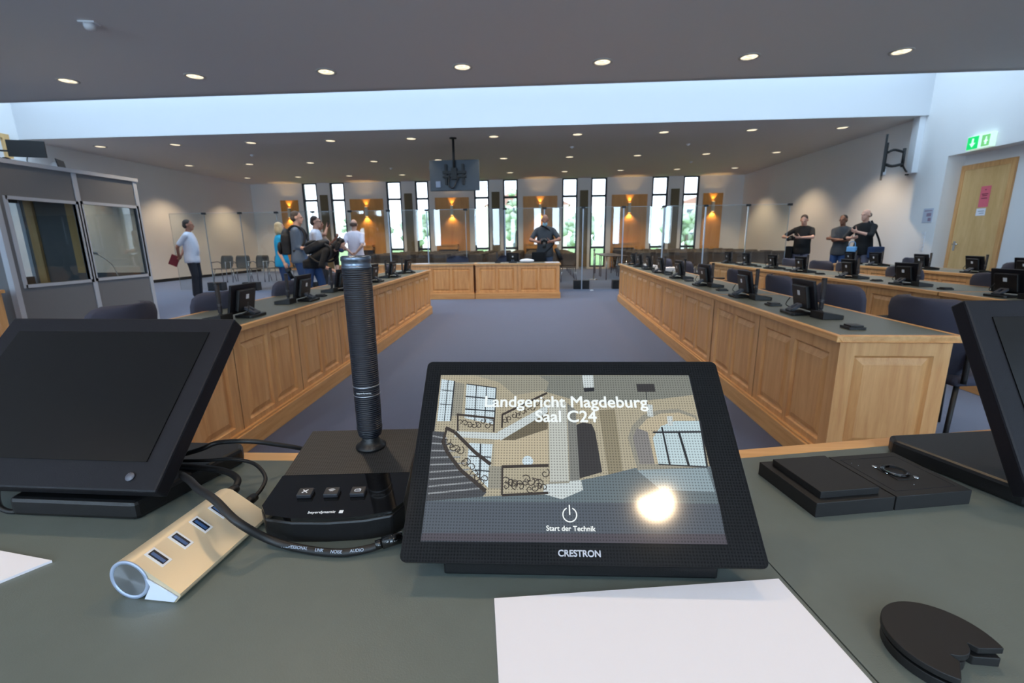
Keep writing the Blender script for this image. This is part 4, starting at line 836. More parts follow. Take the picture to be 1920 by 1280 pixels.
bench('judges_bench', 'green-grey topped judges bench with oak rim, the part left of the seam', [(-1.35, yl(-1.35)), (sx-g, .513), (seam(.513-RW)-g, .513-RW), (-1.35, yl(-1.35)-RW)],
      [(-1.35, yl(-1.35)-RW), (seam(.513-RW)-g, .513-RW), (sx2-g, -.38), (-1.35, -.40)], -1.35, sx-g, yl, (-1.3, .05))
bench('judges_bench', 'green-grey topped judges bench with oak rim, the part right of the seam', [(sx+g, .513), (1.6, yr(1.6)), (1.6, yr(1.6)-RW), (seam(.513-RW)+g, .513-RW)],
      [(seam(.513-RW)+g, .513-RW), (1.6, yr(1.6)-RW), (1.75, -.25), (sx2+g, -.38)], sx+g, 1.6, yr, (.35, 1.55))

# ---------------------------------------------------------------- touch panel with its picture
TILT, TW, TH = .812, .2672, .173
o = thing('touchscreen_tablet', 'tabletop touchscreen showing a staircase hall and the words Saal C24', 'touchscreen', (.03, .292, 1.0), .021)
Rt = Matrix.Rotation(-TILT, 3, 'X')
# frame of the front: local x right, local y up the face, local z towards the viewer
FR = Matrix((Vector((1, 0, 0)), Rt @ Vector((0, 0, 1)), Rt @ Vector((0, -1, 0)))).transposed()
fe = FR.to_euler()
BEZD = dotted('dotted_black_panel_glass', lin(24, 24, 24), lin(3, 3, 4), .0023, .30, .08, spec=.4)
def rrect(w_, h_, r, n=6, cx=0, cy=0):
    P = []
    for (sx_, sy_, a0) in ((1, 1, 0), (-1, 1, 90), (-1, -1, 180), (1, -1, 270)):
        for i in range(n+1):
            a = math.radians(a0+90*i/n); P.append((cx+sx_*(w_/2-r)+r*math.cos(a), cy+sy_*(h_/2-r)+r*math.sin(a)))
    return P
fb = MB().prism(rrect(TW, TH, .005, cy=TH/2), -.003, 0).build('front_glass', BEZD, o, rot=fe)
MB().prism(rrect(TW-.004, TH-.004, .006, cy=TH/2), -.014, -.003).build('housing', mat('silver_edge_plastic', lin(70, 74, 84), .3, .2), o, rot=fe, bevel=.002)
MB().prism(rrect(TW*.8, TH*.75, .01, cy=TH/2), -.03, -.014).build('back_shell', BLACK, o, rot=fe, bevel=.004)
MB().box((0, .115, .03), (.14, .02, .12), (-.75, 0, 0)).build('stand_arm', BLACK, o)
MB().b2(-.1035, .1035, .013, .165, -.02, -.009).build('stand_base', BLACK, o, bevel=.0015)
PC = dict(cream=(184, 176, 152), cream2=(200, 188, 160), ceil=(134, 137, 128), ceil2=(160, 158, 142), win=(214, 232, 240), stone=(158, 156, 142), white=(212, 222, 222), shade=(116, 108, 88),
          stair=(78, 80, 84), stairl=(150, 155, 158), door=(62, 60, 60), col=(200, 204, 196), col2=(134, 136, 130), pil=(150, 142, 118), floor=(108, 122, 128), floorl=(150, 170, 178), grey=(140, 138, 136),
          glass=(200, 222, 228), dark=(44, 46, 50), panel=(88, 96, 106), panel2=(84, 80, 88), rail=(66, 58, 52))
screen = MB().quad((-.1195, .0145, .0001), (.1072, .0161, .0001), (.1071, .1584, .0001), (-.1197, .1585, .0001)).build('display', dotted('display_backlight', lin(88, 96, 106), lin(60, 66, 74), .0023, .27, .08, emit=.55), o, rot=fe)
pm = MB(); mats = []; keys = []
def mi_(c):
    if c not in keys:
        keys.append(c); cc = PC[c]
        mats.append(dotted('picture_'+c, lin(*cc), lin(*(int(v*.72) for v in cc)), .0023, .27, .08, emit=.80))
    return keys.index(c)
zz = .0002
for c, q in PICTURE:
    zz += .00001
    P = [(x/1000, min(y/1000, .1584), zz) for x, y in q]
    bv = [pm.bm.verts.new(p) for p in P]
    f = pm.bm.faces.new(bv); f.material_index = mi_(c)
    f.normal_update()
    if f.normal.z < 0: f.normal_flip()
for c, w_, q in LINES:
    zz += .000001
    for (x0, y0), (x1, y1) in zip(q, q[1:]):
        dx, dy = x1-x0, y1-y0; L = math.hypot(dx, dy) or 1; nx, ny = -dy/L*w_/2000, dx/L*w_/2000
        bv = [pm.bm.verts.new(p) for p in ((x0/1000-nx, y0/1000-ny, zz), (x1/1000-nx, y1/1000-ny, zz), (x1/1000+nx, y1/1000+ny, zz), (x0/1000+nx, y0/1000+ny, zz))]
        f = pm.bm.faces.new(bv); f.material_index = mi_(c)
        f.normal_update()
        if f.normal.z < 0: f.normal_flip()
pm.lathe([(.0045, .0004), (.0001, .00041)], (-.0391, .0772, 0), 20, mi=mi_('win'))
pm.build('displayed_picture', mats, screen, fixn=False)
LIT = mat('lit_white_lettering', lin(30), .3, emit=lin(232, 240, 240), es=.95)
tz = .0008
text('display_text', 'Landgericht Magdeburg', .0152, LIT, screen, (-.0062, .1305, tz), bold=.00030)
text('display_text', 'Saal C24', .0152, LIT, screen, (-.0062, .1165, tz), bold=.00030)
text('display_text', 'Start der Technik', .0052, LIT, screen, (-.0066, .0250, tz), bold=.00010)
m = MB()
for i in range(26):
    a0 = math.radians(90+24+i*12); a1 = math.radians(90+24+(i+1)*12)
    m.quad(*[(-.0068+r*math.cos(t), .0352+r*math.sin(t), tz) for r, t in ((.0048, a0), (.0057, a0), (.0057, a1), (.0048, a1))])
m.quad((-.0073, .035, tz), (-.0063, .035, tz), (-.0063, .0425, tz), (-.0073, .0425, tz))
m.build('power_symbol', LIT, screen)
text('maker_name', 'CRESTRON', .0062, mat('grey_print_light', lin(170, 172, 180), .4), fb, (-.001, .0078, .0004), bold=.0002)

# ---------------------------------------------------------------- near microphone, monitors
nm = mic_model(True)
nm.location = (-.187, .405, BZ); nm.rotation_euler = (0, 0, math.radians(5.5))
nm['label'] = 'black column microphone on the judges bench beside the touch panel'
nl = monitor_model(math.radians(45), (.040, 0)); nl.location = (-.477, .352, .985); nl.rotation_euler = (0, 0, -.02)
nl['label'] = 'large black touch monitor facing us on the left of the judges bench'
nr = monitor_model(math.radians(31), (-.06, .0)); nr.location = (.566, .396, .974); nr.rotation_euler = (0, 0, .03)
nr['label'] = 'black touch monitor cut off by the right picture edge on the judges bench'
for q in (nl, nr):
    for c in q.children:
        if c.name.startswith('base') or c.name.startswith('stand_hinge'): c.location.z -= (.005 if q is nl else -.006)
# the near left monitor's base is set back and to the right as in the photo
for c in nl.children:
    if c.name.startswith('base'): c.location.y += .008
for c in nr.children:
    if c.name.startswith('base'): c.location.y += .035; c.location.x += .01; c.rotation_euler.z = .12

# ---------------------------------------------------------------- hub
SILV = mat('anodised_champagne_metal', lin(222, 204, 172), .42, .35)
o = thing('usb_hub', 'champagne metal hub with four blue sockets on the bench', 'usb hub', (-.2940, .268, BZ), math.radians(-4))
# local: axis along y, barrel on the left
R_ = .0155; prof = []
for i in range(25):
    a = math.radians(68+i*(360-68-22)/24) ; prof.append((R_*math.cos(a), R_+R_*math.sin(a)))
# from the barrel's top tangent to the thin right edge
poly = prof+[(.012, .0), (.034, .0), (.0385, .005), (.0385, .0072)]
P0 = [(x, z) for x, z in poly]
def extr(poly, y0, y1, name, m, parent, **k):
    b_ = MB(); n = len(poly)
    vs = [Vector((x, y0, z)) for x, z in poly]+[Vector((x, y1, z)) for x, z in poly]
    b_._v(vs, [tuple(range(n)), tuple(range(n, 2*n))[::-1]])
    b_._v(vs, [(i, (i+1) % n, n+(i+1) % n, n+i) for i in range(n)], True)
    return b_.build(name, m, parent, **k)
body = extr(P0, .0, .098, 'body', SILV, o)
for f in body.data.polygons:
    f.use_smooth = abs(f.normal.y) < .5
es = body.modifiers.new('split', 'EDGE_SPLIT'); es.split_angle = math.radians(28)
extr([(.010, .001), (.0335, .001), (.037, .0052), (.0145, .0185), (.0165, .012)], -.0012, .0, 'end_cap', mat('pale_blue_white_plastic', lin(214, 222, 240), .4), o)
FANM = bpy.data.materials.new('spun_metal_disc'); FANM.use_nodes = True; b_ = FANM.node_tree.nodes['Principled BSDF']
b_.inputs['Metallic'].default_value = 1; b_.inputs['Roughness'].default_value = .22; b_.inputs['Base Color'].default_value = lin(205, 210, 220); b_.inputs['Anisotropic'].default_value = .95
tg = FANM.node_tree.nodes.new('ShaderNodeTangent'); tg.direction_type = 'RADIAL'; tg.axis = 'Z'; FANM.node_tree.links.new(tg.outputs[0], b_.inputs['Tangent'])
MB().prism([(.0128*math.cos(2*PI*i/48), .0128*math.sin(2*PI*i/48)) for i in range(48)], 0, .0006).build('barrel_disc', FANM, o, loc=(0, 0, R_), rot=(PI/2, 0, 0))
MB().lathe([(.0129, 0), (.0130, .0009), (.0154, .0009), (.0155, 0)], n=48).build('barrel_ring', mat('blue_grey_ring', lin(170, 184, 208), .4, .3), o, loc=(0, 0, R_), rot=(PI/2, 0, 0))
tang = Vector((.0385-.0058, 0, .0072-.0299)).normalized(); nrm = Vector((-tang.z, 0, tang.x)).normalized()
if nrm.z < 0: nrm = -nrm
BLUE = mat('blue_socket_tongue', lin(58, 92, 140), .4); DKB = mat('socket_shadow', lin(14, 18, 30), .5)
Rh = Matrix((tang, Vector((0, 1, 0)), nrm)).transposed(); he = Rh.to_euler()
for k in range(4):
    y = .0125+k*.0200
    c = Vector((.0058, 0, .0299))+tang*.0080
    c.y = y
    s_ = MB().b2(-.0082, .0082, -.0042, .0042, -.001, .0003).build('socket', WHITEP, o, loc=c, rot=he)
    MB().b2(-.0066, .0066, -.0026, .0026, .0, .0005).build('opening', DKB, s_)
    MB().b2(-.0054, .0060, -.0016, .0006, .0, .0009).build('tongue', BLUE, s_)
# ---------------------------------------------------------------- cables
def cable(name, pts, r, label, mm=RUBBER):
    o = tag(MB().tube(pts, r, 12).build(name, mm), label, 'cable'); return o
o = thing('audio_cable', 'thick black cable looping over the hub and past the microphone foot', 'cable', (-.2, .33, BZ))
sh = lambda P: [(x+.2, y-.33, z-BZ) for x, y, z in P]
MB().tube(sh([(-.345, .385, 1.012), (-.318, .362, 1.020), (-.295, .3425, 1.024), (-.268, .326, 1.024), (-.243, .315, 1.012), (-.222, .323, .990), (-.190, .3205, .9840), (-.1619, .3185, .9838), (-.1411, .3235, .9845), (-.1296, .3290, .986)]), .0033, 12).build('cord', RUBBER, o)
MB().cyl(*sh([(-.1306, .3286, .9865), (-.1150, .335, .9885)]), .0050).cyl(*sh([(-.1356, .3262, .986), (-.1300, .3288, .9865)]), .0040).build('connector', GLOSS, o)
for tx, p, a in (('PROFESSIONAL', (-.2005, .31895, .9872), -.1), ('LINK', (-.1785, .3163, .9872), -.08), ('NOISE', (-.1640, .3155, .9868), .02), ('AUDIO', (-.1480, .3180, .9868), .2)):
    text('cable_print', tx, .0034, mat('pale_blue_print', lin(170, 185, 205), .5), o, sh([p])[0], (.75, 0, a))
o = thing('thin_cable', 'thin black cable curling round into the back of the hub', 'cable', (-.3, .4, BZ)); sh = lambda P: [(x+.3, y-.4, z-BZ) for x, y, z in P]
MB().tube(sh([(-.40, .437, 1.0), (-.3544, .4281, 1.006), (-.3278, .428, 1.008), (-.3007, .4257, 1.005), (-.2784, .4089, 1.0), (-.2725, .393, .996), (-.2735, .381, .993)]), .0019, 10).build('cord', RUBBER, o)
MB().cyl(*sh([(-.2735, .382, .993), (-.2738, .3665, .993)]), .0042).cyl(*sh([(-.2738, .3665, .993), (-.274, .361, .993)]), .0055).build('plug', BLACK, o)
o = thing('usb_cable', 'black cable with a broad plug in the back of the hub', 'cable', (-.3, .4, BZ)); sh = lambda P: [(x+.3, y-.4, z-BZ) for x, y, z in P]
MB().tube(sh([(-.40, .43, .998), (-.3468, .4168, 1.003), (-.3196, .4104, 1.003), (-.3025, .4015, 1.0), (-.2985, .391, .9965)]), .0032, 12).build('cord', RUBBER, o)
m = MB(); a_, b2_ = sh([(-.2985, .393, .996), (-.3005, .365, .993)])
m.cyl(a_, Vector(a_).lerp(Vector(b2_), .35), .0042, .0055).box(Vector(a_).lerp(Vector(b2_), .68), (.0165, .018, .009))
m.build('plug', BLACK, o, bevel=.001)
cable('power_cable', [(-.41, .44, 1.0), (-.3648, .4351, 1.015), (-.3483, .4423, 1.02), (-.3148, .4463, 1.02), (-.2942, .4605, 1.01), (-.2752, .4760, .998), (-.2716, .490, .985)], .0026, 'black cable running behind the microphone foot over the oak rim')
cable('power_cable', [(-.56, .40, 1.0), (-.525, .3700, .989), (-.511, .3640, .9835), (-.4953, .3650, .983), (-.4787, .374, .988), (-.4547, .39, 1.0)], .0024, 'black cable hanging below the left monitor')
# ---------------------------------------------------------------- connector module, disc, papers
o = thing('connector_module', 'flat black connector module with a round socket on the right of the bench', 'connector module', (.3225, .4455, BZ), math.radians(10.5))
a_ = MB().b2(-.0805, -.0008, -.0405, .0405, 0, .0145).build('lid_half', MATTE, o, bevel=.0006)
MB().b2(-.072, -.012, -.034, .032, .0145, .0215).build('raised_lid', MATTE, a_, bevel=.0006)
b1 = MB().b2(.0008, .0805, -.0405, .0405, 0, .0145).build('socket_half', MATTE, o, bevel=.0006)
m = MB()
for p in ((.0075, -.032, .0735, -.0314), (.0075, .0314, .0735, .032), (.0075, -.032, .0081, .032), (.0729, -.032, .0735, .032)): m.b2(p[0], p[2], p[1], p[3], .0143, .0147)
m.build('groove', DKB, b1)
m = MB().lathe([(.0098, .0145), (.0118, .0158), (.0118, .0168), (.0095, .0172), (.0088, .0150), (.0001, .0148)], (.0405, .0, 0), 32)
m.build('round_socket', GLOSS, b1)
MB().box((.0405, 0, .0148), (.024, .030, .0008), (0, 0, .0)).build('socket_plate', BLACK, b1, bevel=.0003)
m = MB()
for x, y, r in ((.0405-.0105, .0125, .0028), (.0405+.0105, -.0125, .0028), (.0405-.0105, -.001, .0015), (.0405+.0125, .004, .0014)): m.lathe([(r, .0145), (r*.9, .0158), (.0001, .0160)], (x, y, 0), 14)
m.lathe([(.0008, .0145), (.0001, .0149)], (.036, -.024, 0), 8).lathe([(.0008, .0145), (.0001, .0149)], (.014, .024, 0), 8).lathe([(.0008, .0145), (.0001, .0149)], (.016, .018, 0), 8)
m.build('screw_heads', CHROME, b1)
# notched cover disc
o = thing('cable_cover_disc', 'round black cover disc with a notch, on the bench at the lower right', 'cover disc', (.2435, .2475, BZ), math.radians(-62))
def cshape(r, rn, a):
    P = [(r*math.cos(math.radians(t)), r*math.sin(math.radians(t))) for t in range(int(a), int(361-a), 5)]
    P += [(rn*1.05, -rn*.9), (rn*.62, -rn*.85)]
    P += [(rn*math.cos(math.radians(t)), rn*math.sin(math.radians(t))) for t in range(-50, 51, 10)]
    P += [(rn*.62, rn*.85), (rn*1.05, rn*.9)]
    return P
MB().prism(cshape(.0290, .0105, 50), .0, .006).build('lower_plate', MATTE, o, bevel=.0005)
MB().prism(cshape(.0300, .0115, 52), .0085, .0125).build('upper_plate', MATTE, o, bevel=.0005)
MB().cyl((-.006, 0, .005), (-.006, 0, .0095), .014, n=24).build('hub', MATTE, o)
# papers
sheets(.083, .2185, BZ, .212, .15, .0022, math.radians(8), 'stack of white paper in front of the touch panel', 'paper_stack')
for k, (dx, rz) in enumerate(((.003, .002), (-.002, -.006))):
    pass
o = tag(MB().prism([(-.60, .335), (-.394, .301), (-.397, .297), (-.47, .18), (-.66, .21)], BZ, BZ+.002).build('paper_stack', PAPER), 'white paper at the left picture edge on the bench', 'paper')
# ================================================================= PEOPLE
def remesh(mb, name, m, parent, vox, smooth=5, fac=.5):
    tmp = mb.build('tmp_body', m)
    r = tmp.modifiers.new('r', 'REMESH'); r.mode = 'VOXEL'; r.voxel_size = vox; r.use_smooth_shade = True
    s = tmp.modifiers.new('s', 'SMOOTH'); s.iterations = smooth; s.factor = fac
    bpy.context.view_layer.update()
    dg = bpy.context.evaluated_depsgraph_get()
    me = bpy.data.meshes.new_from_object(tmp.evaluated_get(dg)); me.name = name
    old = tmp.data; bpy.data.objects.remove(tmp); bpy.data.meshes.remove(old)
    if not me.materials: me.materials.append(m)
    for p in me.polygons: p.use_smooth = True
    o = bpy.data.objects.new(name, me); COL.objects.link(o); o.parent = parent
    return o
def capsule(mb, a, b, r1, r2, n=12, flat=None):
    """tapered rounded limb; flat = (axis, factor) squashes it"""
    a, b = Vector(a), Vector(b)
    mb.cyl(a, b, r1, r2, n); mb.ball(a, r1, n); mb.ball(b, r2, n)
def ik(s, w, l1, l2, pole):
    s, w = Vector(s), Vector(w); d = w-s; L = d.length
    if L > (l1+l2)*.995: d = d.normalized()*(l1+l2)*.995; w = s+d; L = d.length
    a = (l1*l1-l2*l2+L*L)/(2*L); h = math.sqrt(max(l1*l1-a*a, 1e-6))
    p = Vector(pole); p = (p-d.normalized()*p.dot(d.normalized())).normalized()
    return s+d.normalized()*a+p*h, w
def hand(mb, w, d, nrm, curl, side):
    """palm, four unequal fingers and a side thumb; d = direction of the fingers, nrm = out of the palm"""
    d = Vector(d).normalized(); nrm = Vector(nrm); nrm = (nrm-d*nrm.dot(d)).normalized(); t = d.cross(nrm)*side
    R = Matrix((t, d, nrm)).transposed()
    mb.ball(w+d*.05, (.041, .052, .017), 10, R)
    for k, (off, L) in enumerate(((-.028, .070), (-.009, .080), (.010, .075), (.028, .060))):
        p = w+d*.085+t*off; dd = d
        for j, q in enumerate((.45, .32, .23)):
            c = curl*(j+.6); dd = (d*math.cos(c)+nrm*math.sin(c)).normalized(); e = p+dd*L*q
            capsule(mb, p, e, .0105-.001*j, .0098-.001*j, 7); p = e
    p = w+d*.03-t*.03
    for q, r in ((.04, .013), (.032, .011), (.024, .0095)):
        e = p+(d*.62-t*.6+nrm*.45*(1+curl)).normalized()*q; capsule(mb, p, e, r, r*.9, 7); p = e
SKIN = {}
def skin(name, c): return mat('skin_'+name, lin(*c), .55, noise=.05, nscale=30)
LIGHTS, TANS, BROWNSK = skin('light', (206, 158, 136)), skin('tanned', (170, 116, 92)), skin('brown', (128, 84, 62))
def cloth(name, c): return mat('cloth_'+name, lin(*c), .92, noise=.1, nscale=50)
def person(label, pos, yaw, Ht, skinm, shirt, trousers, wl, wr, pl=(-.2, .3, -1), pr=(.2, .3, -1), sleeve='short', lean=0, pitch=0, hyaw=0, hair=None, hairstyle='short', belly=0., pal=(0, 0, 1), par=(0, 0, 1),
           hdl=None, hdr=None, curl=.6, female=False, mask=None, step=.0, shoes=(30, 30, 34), pal_=None, glasses=False, bald=0.):
    """faces local -y; the person's right hand lies on -x. wl / wr: wrist targets of the left (+x) and right (-x) hand, in the torso frame"""
    o = thing('person', label, 'person', pos, yaw); K = Ht/1.76; o.scale = (K, K, K)
    hipz = .93; T = Matrix.Rotation(lean, 3, 'X')      # positive lean bends to -y
    hip = Vector((0, 0, hipz))
    A = lambda p: hip+T @ (Vector(p)-hip)
    body, sh, tr, so = MB(), MB(), MB(), MB()
    sw = .160 if female else .180
    # torso: one loft of ellipses from the seat to the neck
    nar = .018 if female else 0
    def torso(mb, g, z0=.80):
        wide = .022 if z0 < .82 else 0
        P = [(z0, .158+wide, .110+wide, 0), (.86, .166+wide, .116+wide, 0), (.95, .168+wide*.6, .117+wide*.6, 0), (1.05, .154-nar, .110, 1), (1.15, .158-nar, .112, 1), (1.26, .166-nar*.5, .114, .6), (1.34, .168-nar*.5, .110, .2), (1.40, .150-nar*.5, .096, 0), (1.445, .118, .080, 0), (1.475, .068, .062, 0)]
        n = 20; vs = []
        for z, rx, ry, bl in P:
            for i in range(n):
                t = 2*PI*i/n; yy = (ry+g+(belly*bl if math.sin(t) < 0 else belly*.2*bl))*math.sin(t)
                p = Vector(((rx+g+belly*.35*bl)*math.cos(t), yy+.005, z)); vs.append(A(p) if z > .95 else p)
        fs = [(k*n+i, k*n+(i+1) % n, (k+1)*n+(i+1) % n, (k+1)*n+i) for k in range(len(P)-1) for i in range(n)]
        fs += [tuple(range(n))[::-1], tuple((len(P)-1)*n+i for i in range(n))]
        mb._v(vs, fs, True)
        for s in (-1, 1): capsule(mb, A((s*.055, .012, 1.435)), A((s*(sw-.012), .012, 1.385)), .044+g, .052+g)
    torso(body, -.010, .84); torso(sh, .010)
    # legs
    for s in (-1, 1):
        f = Vector((s*.1, -.03-s*step*.5, .085)); kn = Vector((s*.1, -.04-s*step*.3, .50)); h = Vector((s*.085, 0, .90))
        for mb, g in ((body, -.005), (tr, .012)):
            capsule(mb, h, kn, .092+g, .058+g); capsule(mb, kn+Vector((0, .01, 0)), f+Vector((0, .03, .02)), .056+g, .042+g+(.012 if mb is tr else 0))
        so.ball(f+Vector((0, -.06, -.045)), (.048, .135, .042), 12); so.ball(f+Vector((0, .02, -.02)), (.043, .06, .06), 10)
        body.ball(f+Vector((0, -.05, -.03)), (.035, .1, .03), 10)
    tr.ball((0, 0, .93), (.172, .122+belly*.3, .12), 14)
    # arms
    for s, wt, pole, pn, hd in ((1, wl, pl, pal, hdl), (-1, wr, pr, par, hdr)):
        S_ = A((s*sw, .01, 1.385)); W_ = A(wt); pv = T @ Vector(pole)
        E_, W_ = ik(S_, W_, .29, .25, pv)
        capsule(body, S_, E_, .048, .038); capsule(body, E_, W_, .039, .026)
        d = (W_-E_).normalized() if hd is None else (T @ Vector(hd)).normalized()
        hand(body, W_, d, T @ Vector(pn), curl, s)
        if sleeve == 'short': capsule(sh, S_, S_.lerp(E_, .74), .058, .056)
        else:
            capsule(sh, S_, E_, .060, .050); capsule(sh, E_, E_.lerp(W_, .88 if sleeve == 'long' else .3), .050, .038)
    # head
    N0 = A((0, .01, 1.44)); HM = T @ Matrix.Rotation(hyaw, 3, 'Z') @ Matrix.Rotation(pitch, 3, 'X')
    N1 = N0+(T @ Vector((0, -.02, .08))); hc = N1+HM @ Vector((0, -.015, .105))
    capsule(body, N0-(T @ Vector((0, 0, .03))), N1+HM @ Vector((0, .0, .04)), .058 if not female else .05, .054 if not female else .046)
    hp = lambda x, y, z: hc+HM @ Vector((x, y, z))
    body.ball(hp(0, .012, .022), (.072, .091, .092), 16, HM)
    body.ball(hp(0, -.016, -.045), (.056, .070, .074), 14, HM)
    body.ball(hp(0, -.055, -.095), (.034, .03, .024), 10, HM)
    body.ball(hp(0, -.092, -.022), (.013, .022, .028), 8, HM); body.ball(hp(0, -.078, .015), (.045, .018, .012), 8, HM)
    body.ball(hp(0, -.082, -.066), (.024, .012, .008), 8, HM)
    for s in (-1, 1): body.ball(hp(s*.078, .012, -.012), (.010, .022, .032), 8, HM)
    remesh(body, 'body', skinm, o, .0105, 4)
    remesh(sh, 'shirt', shirt, o, .013, 9)
    remesh(tr, 'trousers', trousers, o, .013, 4)
    so.build('shoes', mat('shoe_leather', lin(*shoes), .5), o)
    e = MB()
    for s in (-1, 1): e.ball(hp(s*.030, -.0835, .003), (.0105, .006, .006), 8, HM)
    e.build('eyes', mat('dark_eyes', lin(30, 24, 22), .3), o)
    if hair:
        h = MB()
        if hairstyle == 'rim':
            for s in (-1, 1): h.ball(hp(s*.06, .04, .0), (.024, .058, .045), 10, HM)
            h.ball(hp(0, .075, .0), (.065, .038, .055), 12, HM)
        else:
            h.ball(hp(0, .026, .042), (.078, .088, .084), 14, HM); h.ball(hp(0, .055, -.01), (.078, .066, .07), 12, HM)
            if hairstyle == 'bob':
                h.ball(hp(0, .05, -.06), (.092, .07, .10), 12, HM)
                for s in (-1, 1): h.ball(hp(s*.072, .0, -.05), (.025, .05, .09), 10, HM)
            if hairstyle == 'loose':
                h.ball(hp(0, .07, -.05), (.085, .06, .12), 12, HM)
                for s in (-1, 1): h.ball(hp(s*.075, -.01, -.03), (.02, .045, .09), 10, HM)
                for q in range(14): h.ball(hp(random.uniform(-.07, .07), random.uniform(-.02, .11), random.uniform(.02, .12)), random.uniform(.02, .035), 7)
        remesh(h, 'hair', mat('hair_%d_%d_%d' % hair, lin(*hair), .7, noise=.25, nscale=80), o, .01, 3)
    if mask:
        MB().ball(hp(0, -.060, -.062), (.058, .058, .05), 14, HM).build('face_mask', mat('mask_%d' % mask[0], lin(*mask), .8), o)
    if glasses:
        gm = MB()
        for s in (-1, 1): gm.tube([hp(s*.008, -.1, .006), hp(s*.03, -.104, .02), hp(s*.052, -.095, .006), hp(s*.03, -.104, -.012), hp(s*.008, -.1, .006)], .003, 6).cyl(hp(s*.052, -.095, .008), hp(s*.078, .0, .008), .0025, n=6)
        gm.build('glasses', MATTE, o)
    return o, K, A, hp
def backpack(label, o, K, A, colr=(22, 22, 26)):
    b_ = thing('backpack', label, 'bag', o.location, o.rotation_euler.z); b_.scale = (K, K, K)
    T_ = A((0, 0, 1.93))-A((0, 0, .93)); T_.normalize(); rot = Vector((0, 0, 1)).rotation_difference(T_).to_matrix()
    bp_ = mat('backpack_nylon', lin(*colr), .7, noise=.2, nscale=20)
    remesh(MB().ball(A((0, .19, 1.20)), (.155, .105, .24), 14, rot).box(A((0, .2, 1.14)), (.27, .14, .36), rot), 'pack_body', bp_, b_, .014, 8)
    remesh(MB().ball(A((0, .31, 1.08)), (.11, .05, .12), 12, rot), 'front_pocket', bp_, b_, .012, 4)
    m = MB()
    for s in (-1, 1): m.tube([A((s*.1, .14, 1.40)), A((s*.12, .04, 1.475)), A((s*.125, -.09, 1.42)), A((s*.14, -.135, 1.30)), A((s*.16, -.10, 1.14)), A((s*.15, .08, 1.02))], .021, 8)
    m.build('shoulder_strap', bp_, b_)
    return b_
def camera_thing(label, loc, rz, pitch=0, s=1.0, long=.12):
    c = thing('photo_camera', label, 'camera', loc); c.rotation_euler = (pitch, 0, rz); c.scale = (s, s, s)
    MB().b2(-.07, .07, -.03, .035, -.045, .045).b2(-.03, .03, -.025, .03, .045, .07).b2(-.075, -.045, -.045, -.03, -.045, .035).build('camera_body', BLACK, c, bevel=.006)
    MB().cyl((.005, -.03, 0), (.005, -.03-long, 0), .036, .04, 20).build('lens_barrel', MATTE, c)
    return c
def W(o, K, p):
    a = o.rotation_euler.z; x, y, z = Vector(p)*K
    return Vector((o.location.x+x*math.cos(a)-y*math.sin(a), o.location.y+x*math.sin(a)+y*math.cos(a), o.location.z+z))
WS = cloth('white', (214, 218, 232)); WS2 = cloth('pinkish_white', (226, 216, 226)); NAVY = cloth('dark_navy', (36, 40, 50)); JEANS = cloth('jeans', (44, 70, 112)); BLK = cloth('black', (20, 20, 22))
GRY = cloth('charcoal', (66, 68, 72)); BLUEG = cloth('grey_blue', (92, 106, 124)); CYAN = cloth('cyan', (20, 150, 200)); SLACK = cloth('grey_slacks', (96, 94, 108)); LBLUE = cloth('faded_jeans', (84, 98, 122)); BEIGE = cloth('beige', (150, 144, 134))
# facing angle: 0 looks at the camera (-y); +90 deg looks to +x
R90 = PI/2
# 1 man at left, hands behind his back holding a red folder
o, K, A, hp = person('man in a white short-sleeved shirt standing alone at left, hands behind his back', (-8.0, 10.25, 0), math.radians(108), 1.80, TANS, WS, NAVY, (.05, .22, .98), (-.05, .24, .96), (1, .6, 0), (-1, .6, 0), hair=(62, 50, 42), belly=.045, pal=(0, 1, 0), par=(0, 1, 0), pitch=0, hyaw=.1)
f = thing('red_folder', 'dark red folder held behind the back of the man alone at left', 'folder', W(o, K, (.0, .36, .86)), o.rotation_euler.z)
MB().box((0, 0, 0), (.03, .17, .24), (.45, 0, 0)).build('cover', mat('dark_red_card', lin(120, 24, 38), .6), f)
# 2 blonde woman
o, K, A, hp = person('blonde woman in a bright blue top and jeans at the left group', (-5.32, 9.3, 0), math.radians(130), 1.67, LIGHTS, CYAN, JEANS, (.26, -.05, .92), (-.28, .02, .90), hair=(186, 168, 134), hairstyle='bob', female=True, pal=(-1, 0, 0), par=(1, 0, 0))
camera_thing('black camera in the lowered hand of the blonde woman', W(o, K, (-.30, -.03, .74)), 2.0, 1.2, 1.0, .16)
# 3 man with backpack
o, K, A, hp = person('tall man in a grey-blue shirt and jeans with a black backpack', (-4.76, 8.95, 0), math.radians(112), 1.86, LIGHTS, BLUEG, JEANS, (.2, -.26, 1.06), (-.22, -.22, 1.05), hair=(74, 62, 54), belly=.04, sleeve='half', pal=(-1, 0, 0), par=(1, 0, 0))
backpack('black backpack worn by the tall man in the grey-blue shirt', o, K, A)
tag(MB().b2(-.004, .004, -.03, .03, -.1, .1).build('paper_note', PAPER, loc=W(o, K, (-.19, -.17, .86)), rot=(.15, 0, 1.9)), 'white strip of paper at the tall man\'s trouser pocket', 'paper')
